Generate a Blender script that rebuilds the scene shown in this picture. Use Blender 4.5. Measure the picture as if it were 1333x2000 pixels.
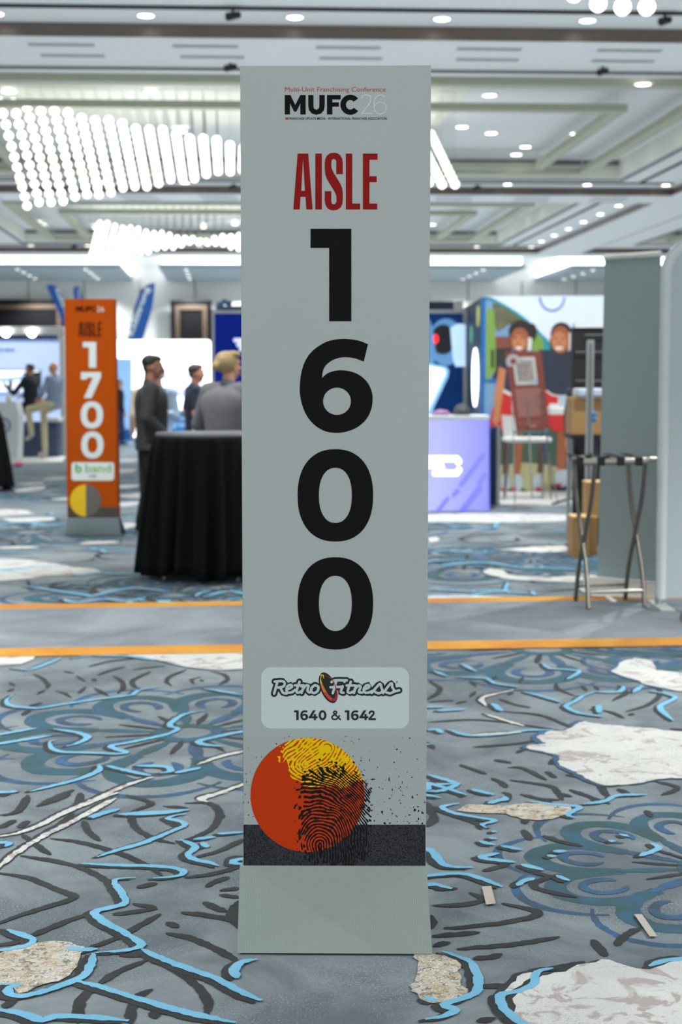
import bpy, math, random
import numpy as np
from mathutils import Vector, Matrix, noise
from mathutils.geometry import tessellate_polygon
random.seed(7)
R = math.radians
scn = bpy.context.scene
for o in list(bpy.data.objects): bpy.data.objects.remove(o)
COL = scn.collection

# ------------------------------------------------------------------ camera, world, exposure
K = 0.92                       # design units -> metres
H = 1.57                       # eye height in design units
FPX = 2777.0                   # focal length in pixels of the 1333x2000 frame (50 mm on a 36 mm tall frame)
PITCH, ROLL = R(5.16), R(0.15)
Fv = Vector((0, math.cos(PITCH), -math.sin(PITCH)))
R0 = Vector((1, 0, 0)); U0 = Vector((0, math.sin(PITCH), math.cos(PITCH)))
Rv = R0*math.cos(ROLL) - U0*math.sin(ROLL); Uv = U0*math.cos(ROLL) + R0*math.sin(ROLL)
cam_d = bpy.data.cameras.new('camera'); cam = bpy.data.objects.new('camera', cam_d); COL.objects.link(cam)
cam.matrix_world = Matrix(((Rv.x, Uv.x, -Fv.x, 0), (Rv.y, Uv.y, -Fv.y, 0), (Rv.z, Uv.z, -Fv.z, H*K), (0, 0, 0, 1)))
cam_d.sensor_fit = 'VERTICAL'; cam_d.sensor_height = 36.0; cam_d.lens = FPX*36/2000
cam_d.clip_end = 300
cam_d.dof.use_dof = True; cam_d.dof.focus_distance = 3.9*K; cam_d.dof.aperture_fstop = 3.6
scn.camera = cam
scn.view_settings.view_transform = 'Standard'; scn.view_settings.look = 'None'
scn.view_settings.gamma = 1.0; scn.view_settings.use_curve_mapping = False
scn.view_settings.exposure = 0.38
scn.cycles.use_denoising = True
scn.cycles.max_bounces = 6
scn.cycles.diffuse_bounces = 4
scn.cycles.sample_clamp_indirect = 4.0
W_STR = 0.87; GLOBE = 2.2; DOWN = 6.0; COVE = 2.8; UPW = 2700; DLW = 3500; GRIDW = 330
world = bpy.data.worlds.new('hall_light'); scn.world = world; world.use_nodes = True
world.node_tree.nodes['Background'].inputs[0].default_value = (0.94, 0.975, 0.985, 1)
world.node_tree.nodes['Background'].inputs[1].default_value = W_STR

# ------------------------------------------------------------------ measuring helpers
def ray(px, py):
    return (Fv + Rv*((px-666.5)/FPX) - Uv*((py-1000)/FPX))
def proj(p):
    v = Vector(p)-Vector((0, 0, H)); f = v.dot(Fv); return 666.5+FPX*v.dot(Rv)/f, 1000-FPX*v.dot(Uv)/f
def G(px, py, z=0.0):
    d = ray(px, py); t = (z-H)/d.z
    return Vector((d.x*t, d.y*t, z))
def P(px, py, Y):
    d = ray(px, py); t = Y/d.y
    return Vector((d.x*t, Y, H+d.z*t))
RM = Matrix(((1, -0.076, 0, 0), (0.055, 1, 0, 0), (0, 0, 1, 0), (0, 0, 0, 1)))   # hall axes
RMI = RM.inverted()

# ------------------------------------------------------------------ materials
def lin(c):
    out = []
    for x in c[:3]:
        x /= 255.0
        out.append(x/12.92 if x <= .04045 else ((x+.055)/1.055)**2.4)
    return (*out, 1)
MATS = {}
def M(name, rgb, rough=.6, metal=0.0, em=None, es=0.0, var=.06, vs=3.0, bump=0.0, bs=60.0, alpha=None, rgb2=None, spec=.5):
    if name in MATS: return MATS[name]
    m = bpy.data.materials.new(name); m.use_nodes = True; MATS[name] = m
    nt = m.node_tree; b = nt.nodes['Principled BSDF']
    tc = nt.nodes.new('ShaderNodeTexCoord'); n = nt.nodes.new('ShaderNodeTexNoise')
    n.inputs['Scale'].default_value = vs; n.inputs['Detail'].default_value = 3
    nt.links.new(tc.outputs['Object'], n.inputs['Vector'])
    mx = nt.nodes.new('ShaderNodeMix'); mx.data_type = 'RGBA'
    c = lin(rgb); c2 = lin(rgb2) if rgb2 else tuple(x*(1-var*2) for x in c[:3])+(1,)
    mx.inputs[6].default_value = c; mx.inputs[7].default_value = c2
    nt.links.new(n.outputs['Fac'], mx.inputs[0]); nt.links.new(mx.outputs[2], b.inputs['Base Color'])
    b.inputs['Roughness'].default_value = rough; b.inputs['Metallic'].default_value = metal
    b.inputs['Specular IOR Level'].default_value = spec
    if em is not None:
        b.inputs['Emission Color'].default_value = lin(em); b.inputs['Emission Strength'].default_value = es
    if bump:
        n2 = nt.nodes.new('ShaderNodeTexNoise'); n2.inputs['Scale'].default_value = bs
        nt.links.new(tc.outputs['Object'], n2.inputs['Vector'])
        bp = nt.nodes.new('ShaderNodeBump'); bp.inputs['Strength'].default_value = bump; bp.inputs['Distance'].default_value = .01
        nt.links.new(n2.outputs['Fac'], bp.inputs['Height']); nt.links.new(bp.outputs[0], b.inputs['Normal'])
    return m

# ------------------------------------------------------------------ object helpers
WLOC = {}
def tag(o, label=None, cat=None, group=None, kind=None):
    if label: o['label'] = label
    if cat: o['category'] = cat
    if group: o['group'] = group
    if kind: o['kind'] = kind
    return o
def empty(name, loc, label=None, cat=None, group=None, rz=0):
    o = bpy.data.objects.new(name, None); COL.objects.link(o)
    o.empty_display_size = .1
    loc = Vector(loc); o.location = loc*K; o.rotation_euler.z = rz
    WLOC[o.name] = loc.copy()
    return tag(o, label, cat, group)
def copy_tree(o, parent=None):
    c = o.copy(); COL.objects.link(c)
    if parent: c.parent = parent
    for ch in o.children: copy_tree(ch, c)
    return c
class MB:
    def __init__(s, T=None): s.v = []; s.f = []; s.m = []; s.T = T; s.sm = []
    def add(s, vs, fs, mi=0, smooth=False):
        b = len(s.v)
        for p in vs:
            p = Vector(p); s.v.append(s.T @ p if s.T else p)
        for f in fs: s.f.append([b+i for i in f]); s.m.append(mi); s.sm.append(smooth)
        return s
    def box(s, x0, x1, y0, y1, z0, z1, mi=0):
        vs = [(x, y, z) for z in (z0, z1) for y in (y0, y1) for x in (x0, x1)]
        return s.add(vs, [(0, 2, 3, 1), (4, 5, 7, 6), (0, 1, 5, 4), (2, 6, 7, 3), (0, 4, 6, 2), (1, 3, 7, 5)], mi)
    def poly(s, pts, mi=0, holes=()):
        loops = [[Vector(p) for p in pts]]+[[Vector(p) for p in h] for h in holes]
        if not holes and len(pts) <= 4: return s.add(pts, [tuple(range(len(pts)))], mi)
        flat = [p for l in loops for p in l]
        return s.add(flat, [tuple(t) for t in tessellate_polygon(loops)], mi)
    def slab(s, pts, off, mi=0):
        """closed prism: polygon pts moved by off"""
        off = Vector(off); n = len(pts); a = [Vector(p) for p in pts]; b = [p+off for p in a]
        tr = [tuple(t) for t in tessellate_polygon([a])]
        s.add(a+b, tr+[tuple(n+i for i in t[::-1]) for t in tr]+[(i, (i+1) % n, n+(i+1) % n, n+i) for i in range(n)], mi); return s
    def cyl(s, p0, p1, r0, r1=None, mi=0, n=16, cap=True, smooth=True):
        p0 = Vector(p0); p1 = Vector(p1); r1 = r0 if r1 is None else r1
        d = (p1-p0).normalized(); a = d.orthogonal().normalized(); b = d.cross(a)
        vs = [p+(a*math.cos(2*math.pi*i/n)+b*math.sin(2*math.pi*i/n))*r for p, r in ((p0, r0), (p1, r1)) for i in range(n)]
        s.add(vs, [(i, (i+1) % n, n+(i+1) % n, n+i) for i in range(n)], mi, smooth)
        if cap: s.add(vs, [tuple(range(n))[::-1], tuple(range(n, 2*n))], mi)
        return s
    def tube(s, pts, r, mi=0, n=8):
        pts = [Vector(p) for p in pts]; rings = []; a = None
        for i, p in enumerate(pts):
            d = (pts[min(i+1, len(pts)-1)]-pts[max(i-1, 0)]).normalized()
            a = d.orthogonal().normalized() if a is None else (a-d*a.dot(d)).normalized()
            b = d.cross(a); rr = r[i] if isinstance(r, (list, tuple)) else r
            rings += [p+(a*math.cos(2*math.pi*k/n)+b*math.sin(2*math.pi*k/n))*rr for k in range(n)]
        fs = [(i*n+k, i*n+(k+1) % n, (i+1)*n+(k+1) % n, (i+1)*n+k) for i in range(len(pts)-1) for k in range(n)]
        s.add(rings, fs, mi, True); s.add(rings, [tuple(range(n))[::-1], tuple(range((len(pts)-1)*n, len(pts)*n))], mi); return s
    def ell(s, c, r, mi=0, nu=16, nv=10, rot=None):
        c = Vector(c); r = (r, r, r) if not isinstance(r, (tuple, list)) else r; vs = []
        for j in range(nv+1):
            t = math.pi*j/nv
            for i in range(nu):
                a = 2*math.pi*i/nu; p = Vector((r[0]*math.sin(t)*math.cos(a), r[1]*math.sin(t)*math.sin(a), r[2]*math.cos(t)))
                if rot: p = rot @ p
                vs.append(c+p)
        return s.add(vs, [(j*nu+i, (j+1)*nu+i, (j+1)*nu+(i+1) % nu, j*nu+(i+1) % nu) for j in range(nv) for i in range(nu)], mi, True)
    def lathe(s, c, prof, mi=0, n=32, wave=None):
        c = Vector(c); vs = []
        for j, (r, z) in enumerate(prof):
            for i in range(n):
                a = 2*math.pi*i/n; rr = r*(1+(wave(a, j) if wave else 0)); vs.append(c+Vector((rr*math.cos(a), rr*math.sin(a), z)))
        return s.add(vs, [(j*n+i, j*n+(i+1) % n, (j+1)*n+(i+1) % n, (j+1)*n+i) for j in range(len(prof)-1) for i in range(n)], mi, True)
    def build(s, name, mats, parent=None, origin=None, local=False, bevel=0.0):
        mats = mats if isinstance(mats, (list, tuple)) else [mats]
        vs = s.v
        if parent is not None:
            o0 = Vector((0, 0, 0)) if local else WLOC.get(parent.name, Vector((0, 0, 0)))
        elif origin is not None: o0 = Vector(origin)
        else:
            o0 = Vector(((min(p.x for p in vs)+max(p.x for p in vs))/2, (min(p.y for p in vs)+max(p.y for p in vs))/2, min(p.z for p in vs)))
        me = bpy.data.meshes.new(name); me.from_pydata([(p-o0)*K for p in vs], [], s.f)
        for m in mats: me.materials.append(m)
        me.polygons.foreach_set('material_index', s.m); me.polygons.foreach_set('use_smooth', s.sm); me.update()
        o = bpy.data.objects.new(name, me); COL.objects.link(o)
        if parent is not None: o.parent = parent
        else: o.location = o0*K
        WLOC[o.name] = o0.copy()
        if bevel:
            bv = o.modifiers.new('bevel', 'BEVEL'); bv.width = bevel; bv.segments = 2; bv.limit_method = 'ANGLE'
        return o
def crom(pts, step):
    """Catmull-Rom through pts"""
    pts = [Vector(p) for p in pts]
    if len(pts) < 3: 
        n = max(2, int((pts[1]-pts[0]).length/step)); return [pts[0].lerp(pts[1], i/n) for i in range(n+1)]
    q = [pts[0]*2-pts[1]]+pts+[pts[-1]*2-pts[-2]]; out = []
    for i in range(1, len(q)-2):
        a, b, c, d = q[i-1:i+3]; n = max(1, min(40, int((c-b).length/step)))
        for k in range(n):
            t = k/n; out.append(.5*((2*b)+(c-a)*t+(2*a-5*b+4*c-d)*t*t+(3*b-a-3*c+d)*t**3))
    return out+[pts[-1]]
def text_pts(s, off=0.0, shear=0.0, space=1.0):
    """outline mesh of a string in the built-in face, normalised to 0..1"""
    c = bpy.data.curves.new('t', 'FONT'); c.body = s; c.offset = off; c.shear = shear; c.space_character = space; c.resolution_u = 3
    o = bpy.data.objects.new('t', c); COL.objects.link(o)
    dg = bpy.context.evaluated_depsgraph_get(); me = bpy.data.meshes.new_from_object(o.evaluated_get(dg))
    v = [p.co.copy() for p in me.vertices]; f = [tuple(p.vertices) for p in me.polygons]
    bpy.data.objects.remove(o); bpy.data.curves.remove(c); bpy.data.meshes.remove(me)
    x0 = min(p.x for p in v); x1 = max(p.x for p in v); y0 = min(p.y for p in v); y1 = max(p.y for p in v)
    return [((p.x-x0)/(x1-x0), (p.y-y0)/(y1-y0)) for p in v], f
class Print:
    """ink shapes on a vertical board at depth Y, given in photo pixels of that board"""
    def __init__(s, Y, ox=0, oy=0, sc=1.0): s.Y = Y; s.ox = ox; s.oy = oy; s.sc = sc; s.b = MB(); s.k = 0
    def w(s, p, d=0): 
        return P(s.ox+p[0]/s.sc, s.oy+p[1]/s.sc, s.Y-d-s.k*2e-6)
    def poly(s, pts, mi=0, holes=(), d=.0004): s.k += 1; s.b.poly([s.w(p, d) for p in pts], mi, [[s.w(p, d) for p in h] for h in holes]); return s
    def rect(s, x0, y0, x1, y1, mi=0, d=.0004): return s.poly([(x0, y0), (x0, y1), (x1, y1), (x1, y0)], mi, (), d)
    def ellp(s, cx, cy, rx, ry, mi=0, d=.0004, hole=None, n=48, e=2.0, a0=0, a1=360, rot=0):
        def pt(rx, ry, a):
            c, q = math.cos(a), math.sin(a); x = rx*math.copysign(abs(c)**(2/e), c); y = ry*math.copysign(abs(q)**(2/e), q)
            cr, sr = math.cos(R(rot)), math.sin(R(rot)); return (cx+x*cr-y*sr, cy+x*sr+y*cr)
        full = abs(a1-a0) >= 360
        an = [R(a0+(a1-a0)*i/n) for i in range(n if full else n+1)]
        if not hole: return s.poly([pt(rx, ry, a) for a in an], mi, (), d)
        o = [s.w(pt(rx, ry, a), d) for a in an]; i_ = [s.w(pt(hole[0], hole[1], a), d) for a in an]; m = len(an)
        s.b.add(o+i_, [(k, m+k, m+(k+1) % m, (k+1) % m) for k in range(m if full else m-1)], mi); return s
    def rrect(s, x0, y0, x1, y1, r, mi=0, d=.0004):
        pts = []
        for cx, cy, a in ((x1-r, y1-r, 0), (x0+r, y1-r, 90), (x0+r, y0+r, 180), (x1-r, y0+r, 270)):
            pts += [(cx+r*math.cos(R(a+t*15)), cy+r*math.sin(R(a+t*15))) for t in range(7)]
        return s.poly(pts, mi, (), d)
    def stroke(s, pts, w, mi=0, d=.0004, smooth=True, caps=True):
        s.k += 1
        p = crom([(x, y, 0) for x, y in pts], max(2.0, w*.3)) if smooth else [Vector((x, y, 0)) for x, y in pts]
        L = []; Rr = []
        for i, q in enumerate(p):
            t = (p[min(i+1, len(p)-1)]-p[max(i-1, 0)]); t = t.normalized() if t.length else Vector((1, 0, 0)); n = Vector((-t.y, t.x, 0))*(w/2)
            L.append(q+n); Rr.append(q-n)
        m = len(p); vs = [s.w((q.x, q.y), d+(i_ % m)*1e-6) for i_, q in enumerate(L+Rr)]
        s.b.add(vs, [(i, i+1, m+i+1, m+i) for i in range(m-1)], mi)
        if caps:
            for q in (p[0], p[-1]): s.ellp(q.x, q.y, w/2, w/2, mi, d, n=14)
        return s
    def text(s, st, x0, y0, x1, y1, mi=0, off=0.0, d=.0004, **k):
        v, f = text_pts(st, off, **k)
        s.b.add([s.w((x0+a*(x1-x0), y1-b*(y1-y0)), d) for a, b in v], f, mi); return s
    def build(s, name, mats, parent): return s.b.build(name, mats, parent)

# ------------------------------------------------------------------ common materials
white = M('white_gloss_laminate', (225, 230, 232), .4)
chrome = M('brushed_chrome', (170, 168, 160), .28, 1.0)
blackm = M('matt_black', (16, 17, 19), .6)
cardboard = M('brown_cardboard', (168, 132, 84), .8, bump=.1)
# ------------------------------------------------------------------ carpet
def carpet_mat(name, a, b, c=None, vs=3.0, cs=9.0, sp=.35, speck=(150, 165, 172), wov=.25):
    m = bpy.data.materials.new(name); m.use_nodes = True; nt = m.node_tree; L = nt.links.new
    p = nt.nodes['Principled BSDF']; p.inputs['Roughness'].default_value = .95; p.inputs['Specular IOR Level'].default_value = .15; p.inputs['Sheen Weight'].default_value = .10; p.inputs['Sheen Roughness'].default_value = .45
    tc = nt.nodes.new('ShaderNodeTexCoord')
    def noi(sc, det=4, rough=.6, dist=0):
        n = nt.nodes.new('ShaderNodeTexNoise'); n.inputs['Scale'].default_value = sc; n.inputs['Detail'].default_value = det
        n.inputs['Roughness'].default_value = rough; n.inputs['Distortion'].default_value = dist; L(tc.outputs['Object'], n.inputs['Vector']); return n
    def ramp(src, p0, p1, c0=(0, 0, 0, 1), c1=(1, 1, 1, 1)):
        r = nt.nodes.new('ShaderNodeValToRGB'); r.color_ramp.elements[0].position = p0; r.color_ramp.elements[1].position = p1
        r.color_ramp.elements[0].color = c0; r.color_ramp.elements[1].color = c1; L(src, r.inputs[0]); return r
    def mix(f, x, y):
        n = nt.nodes.new('ShaderNodeMix'); n.data_type = 'RGBA'; L(f, n.inputs[0])
        for i, q in ((6, x), (7, y)):
            if isinstance(q, tuple): n.inputs[i].default_value = q
            else: L(q, n.inputs[i])
        return n.outputs[2]
    r1 = ramp(noi(vs, 5, .65, .6).outputs['Fac'], .40, .62)
    col = mix(r1.outputs[0], lin(a), lin(b))
    if c:
        r2 = ramp(noi(vs*1.7, 3, .7, 1.2).outputs['Fac'], .54, .60); col = mix(r2.outputs[0], col, lin(c))
    reg = ramp(noi(2.3, 3).outputs['Fac'], .42, .60); spk = ramp(noi(170, 2, .7).outputs['Fac'], .56, .61)
    mu = nt.nodes.new('ShaderNodeMath'); mu.operation = 'MULTIPLY'; L(reg.outputs[0], mu.inputs[0]); L(spk.outputs[0], mu.inputs[1])
    mu2 = nt.nodes.new('ShaderNodeMath'); mu2.operation = 'MULTIPLY'; L(mu.outputs[0], mu2.inputs[0]); mu2.inputs[1].default_value = sp
    col = mix(mu2.outputs[0], col, lin(speck))
    pile = ramp(noi(420, 2).outputs['Fac'], .3, .7, (1-wov, 1-wov, 1-wov, 1), (1, 1, 1, 1))
    mm = nt.nodes.new('ShaderNodeMix'); mm.data_type = 'RGBA'; mm.blend_type = 'MULTIPLY'; mm.inputs[0].default_value = 1
    L(col, mm.inputs[6]); L(pile.outputs[0], mm.inputs[7]); L(mm.outputs[2], p.inputs['Base Color'])
    return m
cm = [carpet_mat('carpet_slate_pile', (96, 106, 113), (130, 141, 146), vs=1.9, sp=.75),
      carpet_mat('carpet_charcoal_line', (44, 48, 50), (54, 58, 60), vs=5, sp=0),
      carpet_mat('carpet_sky_blue_line', (110, 174, 206), (122, 184, 214), vs=5, sp=0),
      carpet_mat('carpet_ivory_patch', (198, 201, 198), (208, 210, 206), (172, 164, 162), vs=4, sp=.5, speck=(120, 105, 100)),
      carpet_mat('carpet_teal_petal', (54, 84, 86), (54, 94, 118), vs=6, sp=0),
      carpet_mat('carpet_navy_ring', (58, 76, 92), (54, 98, 138), vs=8, sp=0),
      carpet_mat('carpet_tan_patch', (176, 158, 128), (198, 198, 190), (120, 116, 110), vs=24, sp=1, speck=(218, 218, 212)),
      carpet_mat('carpet_aisle_band', (106, 114, 122), (136, 145, 153), vs=1.1, sp=0),
      carpet_mat('carpet_orange_edge', (192, 124, 36), (212, 156, 50), vs=1.4, sp=0),
      carpet_mat('carpet_dark_slate_pile', (98, 104, 112), (112, 119, 126), vs=2, sp=.1)]
fl = MB()
fl.add([(-32, -9, 0), (44, -9, 0), (44, 60, 0), (-32, 60, 0)], [(0, 1, 2, 3)], 0)
ZC = [0]
LAY = {.0002: .0002, .0003: .0007, .00032: .0007, .0004: .0012, .0005: .0017, .0006: .0022, .0008: .0027, .0009: .0032, .0010: .0037, .0012: .0042, .0013: .0047, .0015: .0052}
def fstroke(pts, w, mi, z, taper=.22, jit=.0028, flat0=False):
    ZC[0] += 1; z = LAY.get(round(z, 5), z)+(ZC[0] % 97)*4e-6
    p = crom(pts, .014 if (pts[0].y < 7) else .06)
    n = len(p); Ls = []; Rs = []
    for i, q in enumerate(p):
        t = p[min(i+1, n-1)]-p[max(i-1, 0)]; t = t.normalized() if t.length else Vector((1, 0, 0)); nn = Vector((-t.y, t.x, 0))
        s = i/(n-1) if n > 1 else 0; e = min(s, 1-s)/max(taper, .01); k = min(1, .30+.70*math.sin(min(1, e)*math.pi/2))
        ww = w*k/2*(1+.22*noise.noise(q*6))
        Ls.append(q+nn*(ww+random.uniform(-jit, jit))); Rs.append(q-nn*(ww+random.uniform(-jit, jit)))
    vs = [Vector((q.x, q.y, z+(i_ % n)*1.2e-6)) for i_, q in enumerate(Ls+Rs)]
    fl.add(vs, [(i+n, i+1+n, i+1, i) for i in range(n-1)], mi)
def fblob(pts, mi, z, jit=.012):
    ZC[0] += 1; z = LAY.get(round(z, 5), z)+(ZC[0] % 97)*4e-6
    p = crom(pts+[pts[0]], .02 if pts[0].y < 7 else .08)[:-1]
    fl.poly([(q.x+random.uniform(-jit, jit)*.6+.03*noise.noise(q*9), q.y+random.uniform(-jit, jit)*.6+.03*noise.noise(q*9+Vector((5, 5, 5))), z) for q in p], mi)
def parse(txt, ox, oy, sc):
    out = []
    for st in txt.replace('\n', ' ').split(';'):
        nums = [float(a) for a in st.replace(')', ' ').replace('(', ' ').replace(',', ' ').split()]
        if len(nums) >= 4: out.append([G(ox+nums[i]/sc, oy+nums[i+1]/sc) for i in range(0, len(nums)-1, 2)])
    return out
A = (0, 1550, 2.777); B = (830, 1550, 2.65); Cc = (0, 1130, 2.777); D = (830, 1130, 2.65)
BL = {A: '''440,385 560,392 820,400 940,410 1000,430 960,455 830,465;735,462 640,468 620,490 655,540 680,600 600,625 515,650 560,700 680,765 770,825 720,850 650,862 520,870;
510,872 490,940 460,990 380,1030 240,1080 120,1105 50,1095 50,1060 110,1045 0,1040;770,850 850,890 1000,950 1150,1000 1250,1050 1333,1095 1420,1130;400,1020 540,1055 700,1105 900,1165 1100,1215 1280,1250;
-60,1180 60,1190 150,1210 230,1240 300,1215 500,1222 700,1240;40,745 110,770 180,800 150,830 60,850 -40,862;360,840 450,855 530,850;525,350 650,310 800,265 930,210 1000,180 990,160 910,140 950,125 1010,115;
640,95 560,110 500,140;660,115 800,108 950,100 1025,95;980,255 1040,280 1060,300 1020,340 1060,365 1130,380 1190,400;1050,255 1170,240;1180,225 1320,215;1100,270 1120,300;1400,350 1333,360 1270,370 1265,385 1333,390;
1400,905 1333,915 1290,935 1270,975 1290,1010;-20,270 50,275 30,295''',
B: '''180,55 90,75 150,105 280,130 365,145 300,165 320,185;345,200 375,205;330,235 375,240;285,250 330,265 365,272;395,275 510,298;385,315 290,335 330,345 470,362;500,372 615,402;-40,440 45,430 180,420 290,445 400,490;
570,445 510,460 480,485;680,430 750,458;635,330 680,328;665,305 735,305;330,50 420,35 410,20;540,45 700,65 800,75 740,115 790,132;820,60 930,45 1000,15 1150,10;90,822 170,850 240,880 275,950 275,1020 220,1060 100,1100 160,1130 100,1160 0,1175;
665,910 580,930 570,985 500,1025 390,1055 420,1130 500,1193 600,1240;1160,900 1250,870 1333,862 1400,860;1170,260 1210,290 1110,330;1010,215 1060,230;950,250 990,252;0,1060 60,1085''',
Cc: '''65,490 150,500 240,470 330,435;390,438 500,420 600,422 700,425 840,445;70,635 35,660 45,690 85,700 200,708 350,685 550,655 720,635 750,610 880,590;1110,600 1200,615 1320,635;-60,860 0,850 200,815;-60,910 0,900 280,855;
290,820 420,840 475,865 430,895 360,915;310,880 270,890 310,940 500,950 650,955 680,945 600,915 720,890 900,850 965,820 920,800 990,745 1110,720;1400,820 1333,830 1100,880 1090,900 1150,910 1220,915;540,1015 530,1050 400,1100 160,1160;
580,1020 660,1040 820,1075;740,1020 900,1025 925,1050 870,1060;-40,1168 100,1160;950,1060 1090,1030;480,1300 650,1255;640,1285 850,1280 1025,1258;690,130 740,115 800,128;1060,100 1090,80 1150,65;480,40 510,35;1150,130 1320,105''',
D: '''15,790 60,785 90,805;120,785 230,815 400,810 530,790 670,788;45,480 120,510;190,445 270,485;170,515 320,520 360,545 490,565;515,590 600,610 710,645;880,590 820,610 780,640 730,665 800,700 930,720;1030,560 1010,590 880,590;1130,555 1080,595;
1170,585 1300,615 1220,665 1240,700 1290,740;610,440 650,470 800,480 740,525;20,1020 150,1060 160,1075 80,1105 0,1105;240,1095 360,1125;430,1140 330,1170;350,650 400,690;900,660 905,700;-10,670 100,668;60,690 215,680;430,20 420,60 440,80;555,65 570,90'''}
DK = {A: '''-60,432 0,435 150,460 300,520 400,565 280,610 120,660 0,705 -80,730;110,340 300,370 450,410 580,480 600,540;470,660 350,700 160,780;-40,835 0,825 100,805 80,780 0,740;480,840 600,800 720,740 870,655;740,515 850,488;720,600 830,628 610,660;
900,760 1040,790 1180,850 1300,920;830,900 950,960 1080,1060 1130,1140 1120,1210;530,1040 640,970 800,905;520,1050 440,1120 420,1250;830,1065 740,1110 710,1180 710,1250;830,1180 840,1225;905,700 965,730;980,650 1100,660 1290,695 1380,710;
1110,590 1160,620 1230,645;1115,510 1170,480 1245,455;1000,460 1150,440 1300,400;1190,530 1300,515;1190,552 1300,568;1000,55 1130,55 1190,100 1160,180 1080,230 960,270;690,12 820,55 720,105 730,180 830,245 950,275;880,70 1000,85 900,140 960,190;
450,150 480,210 540,260;270,245 450,270 640,325 800,395 880,450;1060,350 1200,310 1320,250;1230,390 1260,350 1320,345;640,880 820,885 1000,960;0,120 90,105 130,60 150,10;200,70 300,40 380,5;400,80 430,40 435,0;0,190 80,145;
230,215 320,170 400,110;120,225 180,270 270,335;100,190 150,150;20,1170 60,1130 90,1110''',
B: '''20,60 100,100 250,150 330,185;500,5 600,30 700,35;510,190 550,245;520,120 520,160;615,220 700,250 820,275;300,405 430,370;470,375 600,420 680,440;700,420 570,465 600,500 790,540;400,570 590,620 450,665 200,695 100,700;230,515 305,550 200,578 40,582;
50,500 170,493;40,742 290,722;165,808 450,785 700,745;250,858 340,850 400,833;870,760 940,845;990,790 1050,730 1120,700;830,875 700,905 560,925 500,960 500,1000;290,1005 420,997;490,1040 480,1080 495,1145;350,1050 380,1130 480,1193;270,1185 370,1165;
45,795 130,772;1140,890 1210,865 1333,850;700,0 760,20;870,20 900,55;1150,90 1170,125''',
Cc: '''180,520 230,545 260,580 250,600;200,630 245,605;415,530 460,560;425,625 465,590;610,530 660,560 665,600 640,625;510,595 590,640;820,505 720,555 730,590 780,610;1010,495 910,540 900,565 935,585;1090,535 1035,550 1050,575;1140,505 1210,520 1235,550 1190,578;
530,528 600,500 680,480;480,480 600,450 750,435;720,495 900,475;345,505 400,515;505,545 515,560;300,610 350,625 385,648;160,695 225,675;120,745 160,715;50,565 80,585;40,615 75,600;0,1185 100,1150;20,1290 100,1260 150,1180;200,1240 300,1190 400,1148;
400,1260 430,1200 440,1165;690,1180 820,1222 740,1260;1160,1230 1210,1300;1090,550 1100,560;380,30 400,40;150,10 160,50;250,50 380,70''',
D: '''20,530 75,565 70,595 10,630;230,530 265,560;235,615 265,585;350,530 370,505;490,540 510,510;160,650 215,635;430,605 460,590;385,625 470,655 550,670;410,690 600,710 760,770 900,795;250,875 450,860 590,840;475,905 520,885 575,865;650,965 680,930;
360,940 450,958;180,965 320,1015;345,1035 400,1060 420,1085;430,980 510,985 630,1045;440,1045 640,1075 690,1110 715,1150;630,1000 680,1035;730,1018 810,1030;750,1095 960,1170;905,1070 950,1135;1000,1090 1060,1120;1190,1050 1310,1085 1225,1125;
1270,780 1400,790;500,1120 660,1160;680,545 690,575 780,610;810,555 840,585;880,560 905,580;1000,555 1045,590 970,635;1190,545 1220,600 1150,660 1040,690;1060,710 1080,700;850,680 950,690 1035,725;180,1100 190,1135;400,1110 435,1120 420,1160;-20,1150 60,1210;20,640 150,632;20,745 300,735 700,788'''}
for T, t in DK.items():
    for s in parse(t, *T): fstroke(s, .029, 1, .0008)
for T, t in BL.items():
    for s in parse(t, *T):
        w = .026 if T in (A, B) else .031
        fstroke([p+Vector((-.017, -.010, 0)) for p in s], w*1.2, 1, .0009, .2)
        fstroke(s, w, 2, .0013, .22)
WH = {Cc: '280,1300 500,1210 680,1130 830,1080;1070,1015 1200,970 1400,925;1400,1105 1333,1120 1200,1165 1110,1200 1090,1215;440,1300 620,1200',
      A: '-20,240 80,225 200,185 350,110 500,50 640,0;-60,440 0,400 80,335 230,240 400,155 520,90 630,30;1240,0 1140,15 1090,35 1130,50',
      D: '310,705 420,740 520,770;460,580 300,620 320,665;240,815 500,800'}
for T, t in WH.items():
    for s in parse(t, *T):
        fstroke([p+Vector((-.012, .016, 0)) for p in s], .03, 1, .0009, .3); fstroke(s, .026, 3, .0015, .3, .004)
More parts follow.
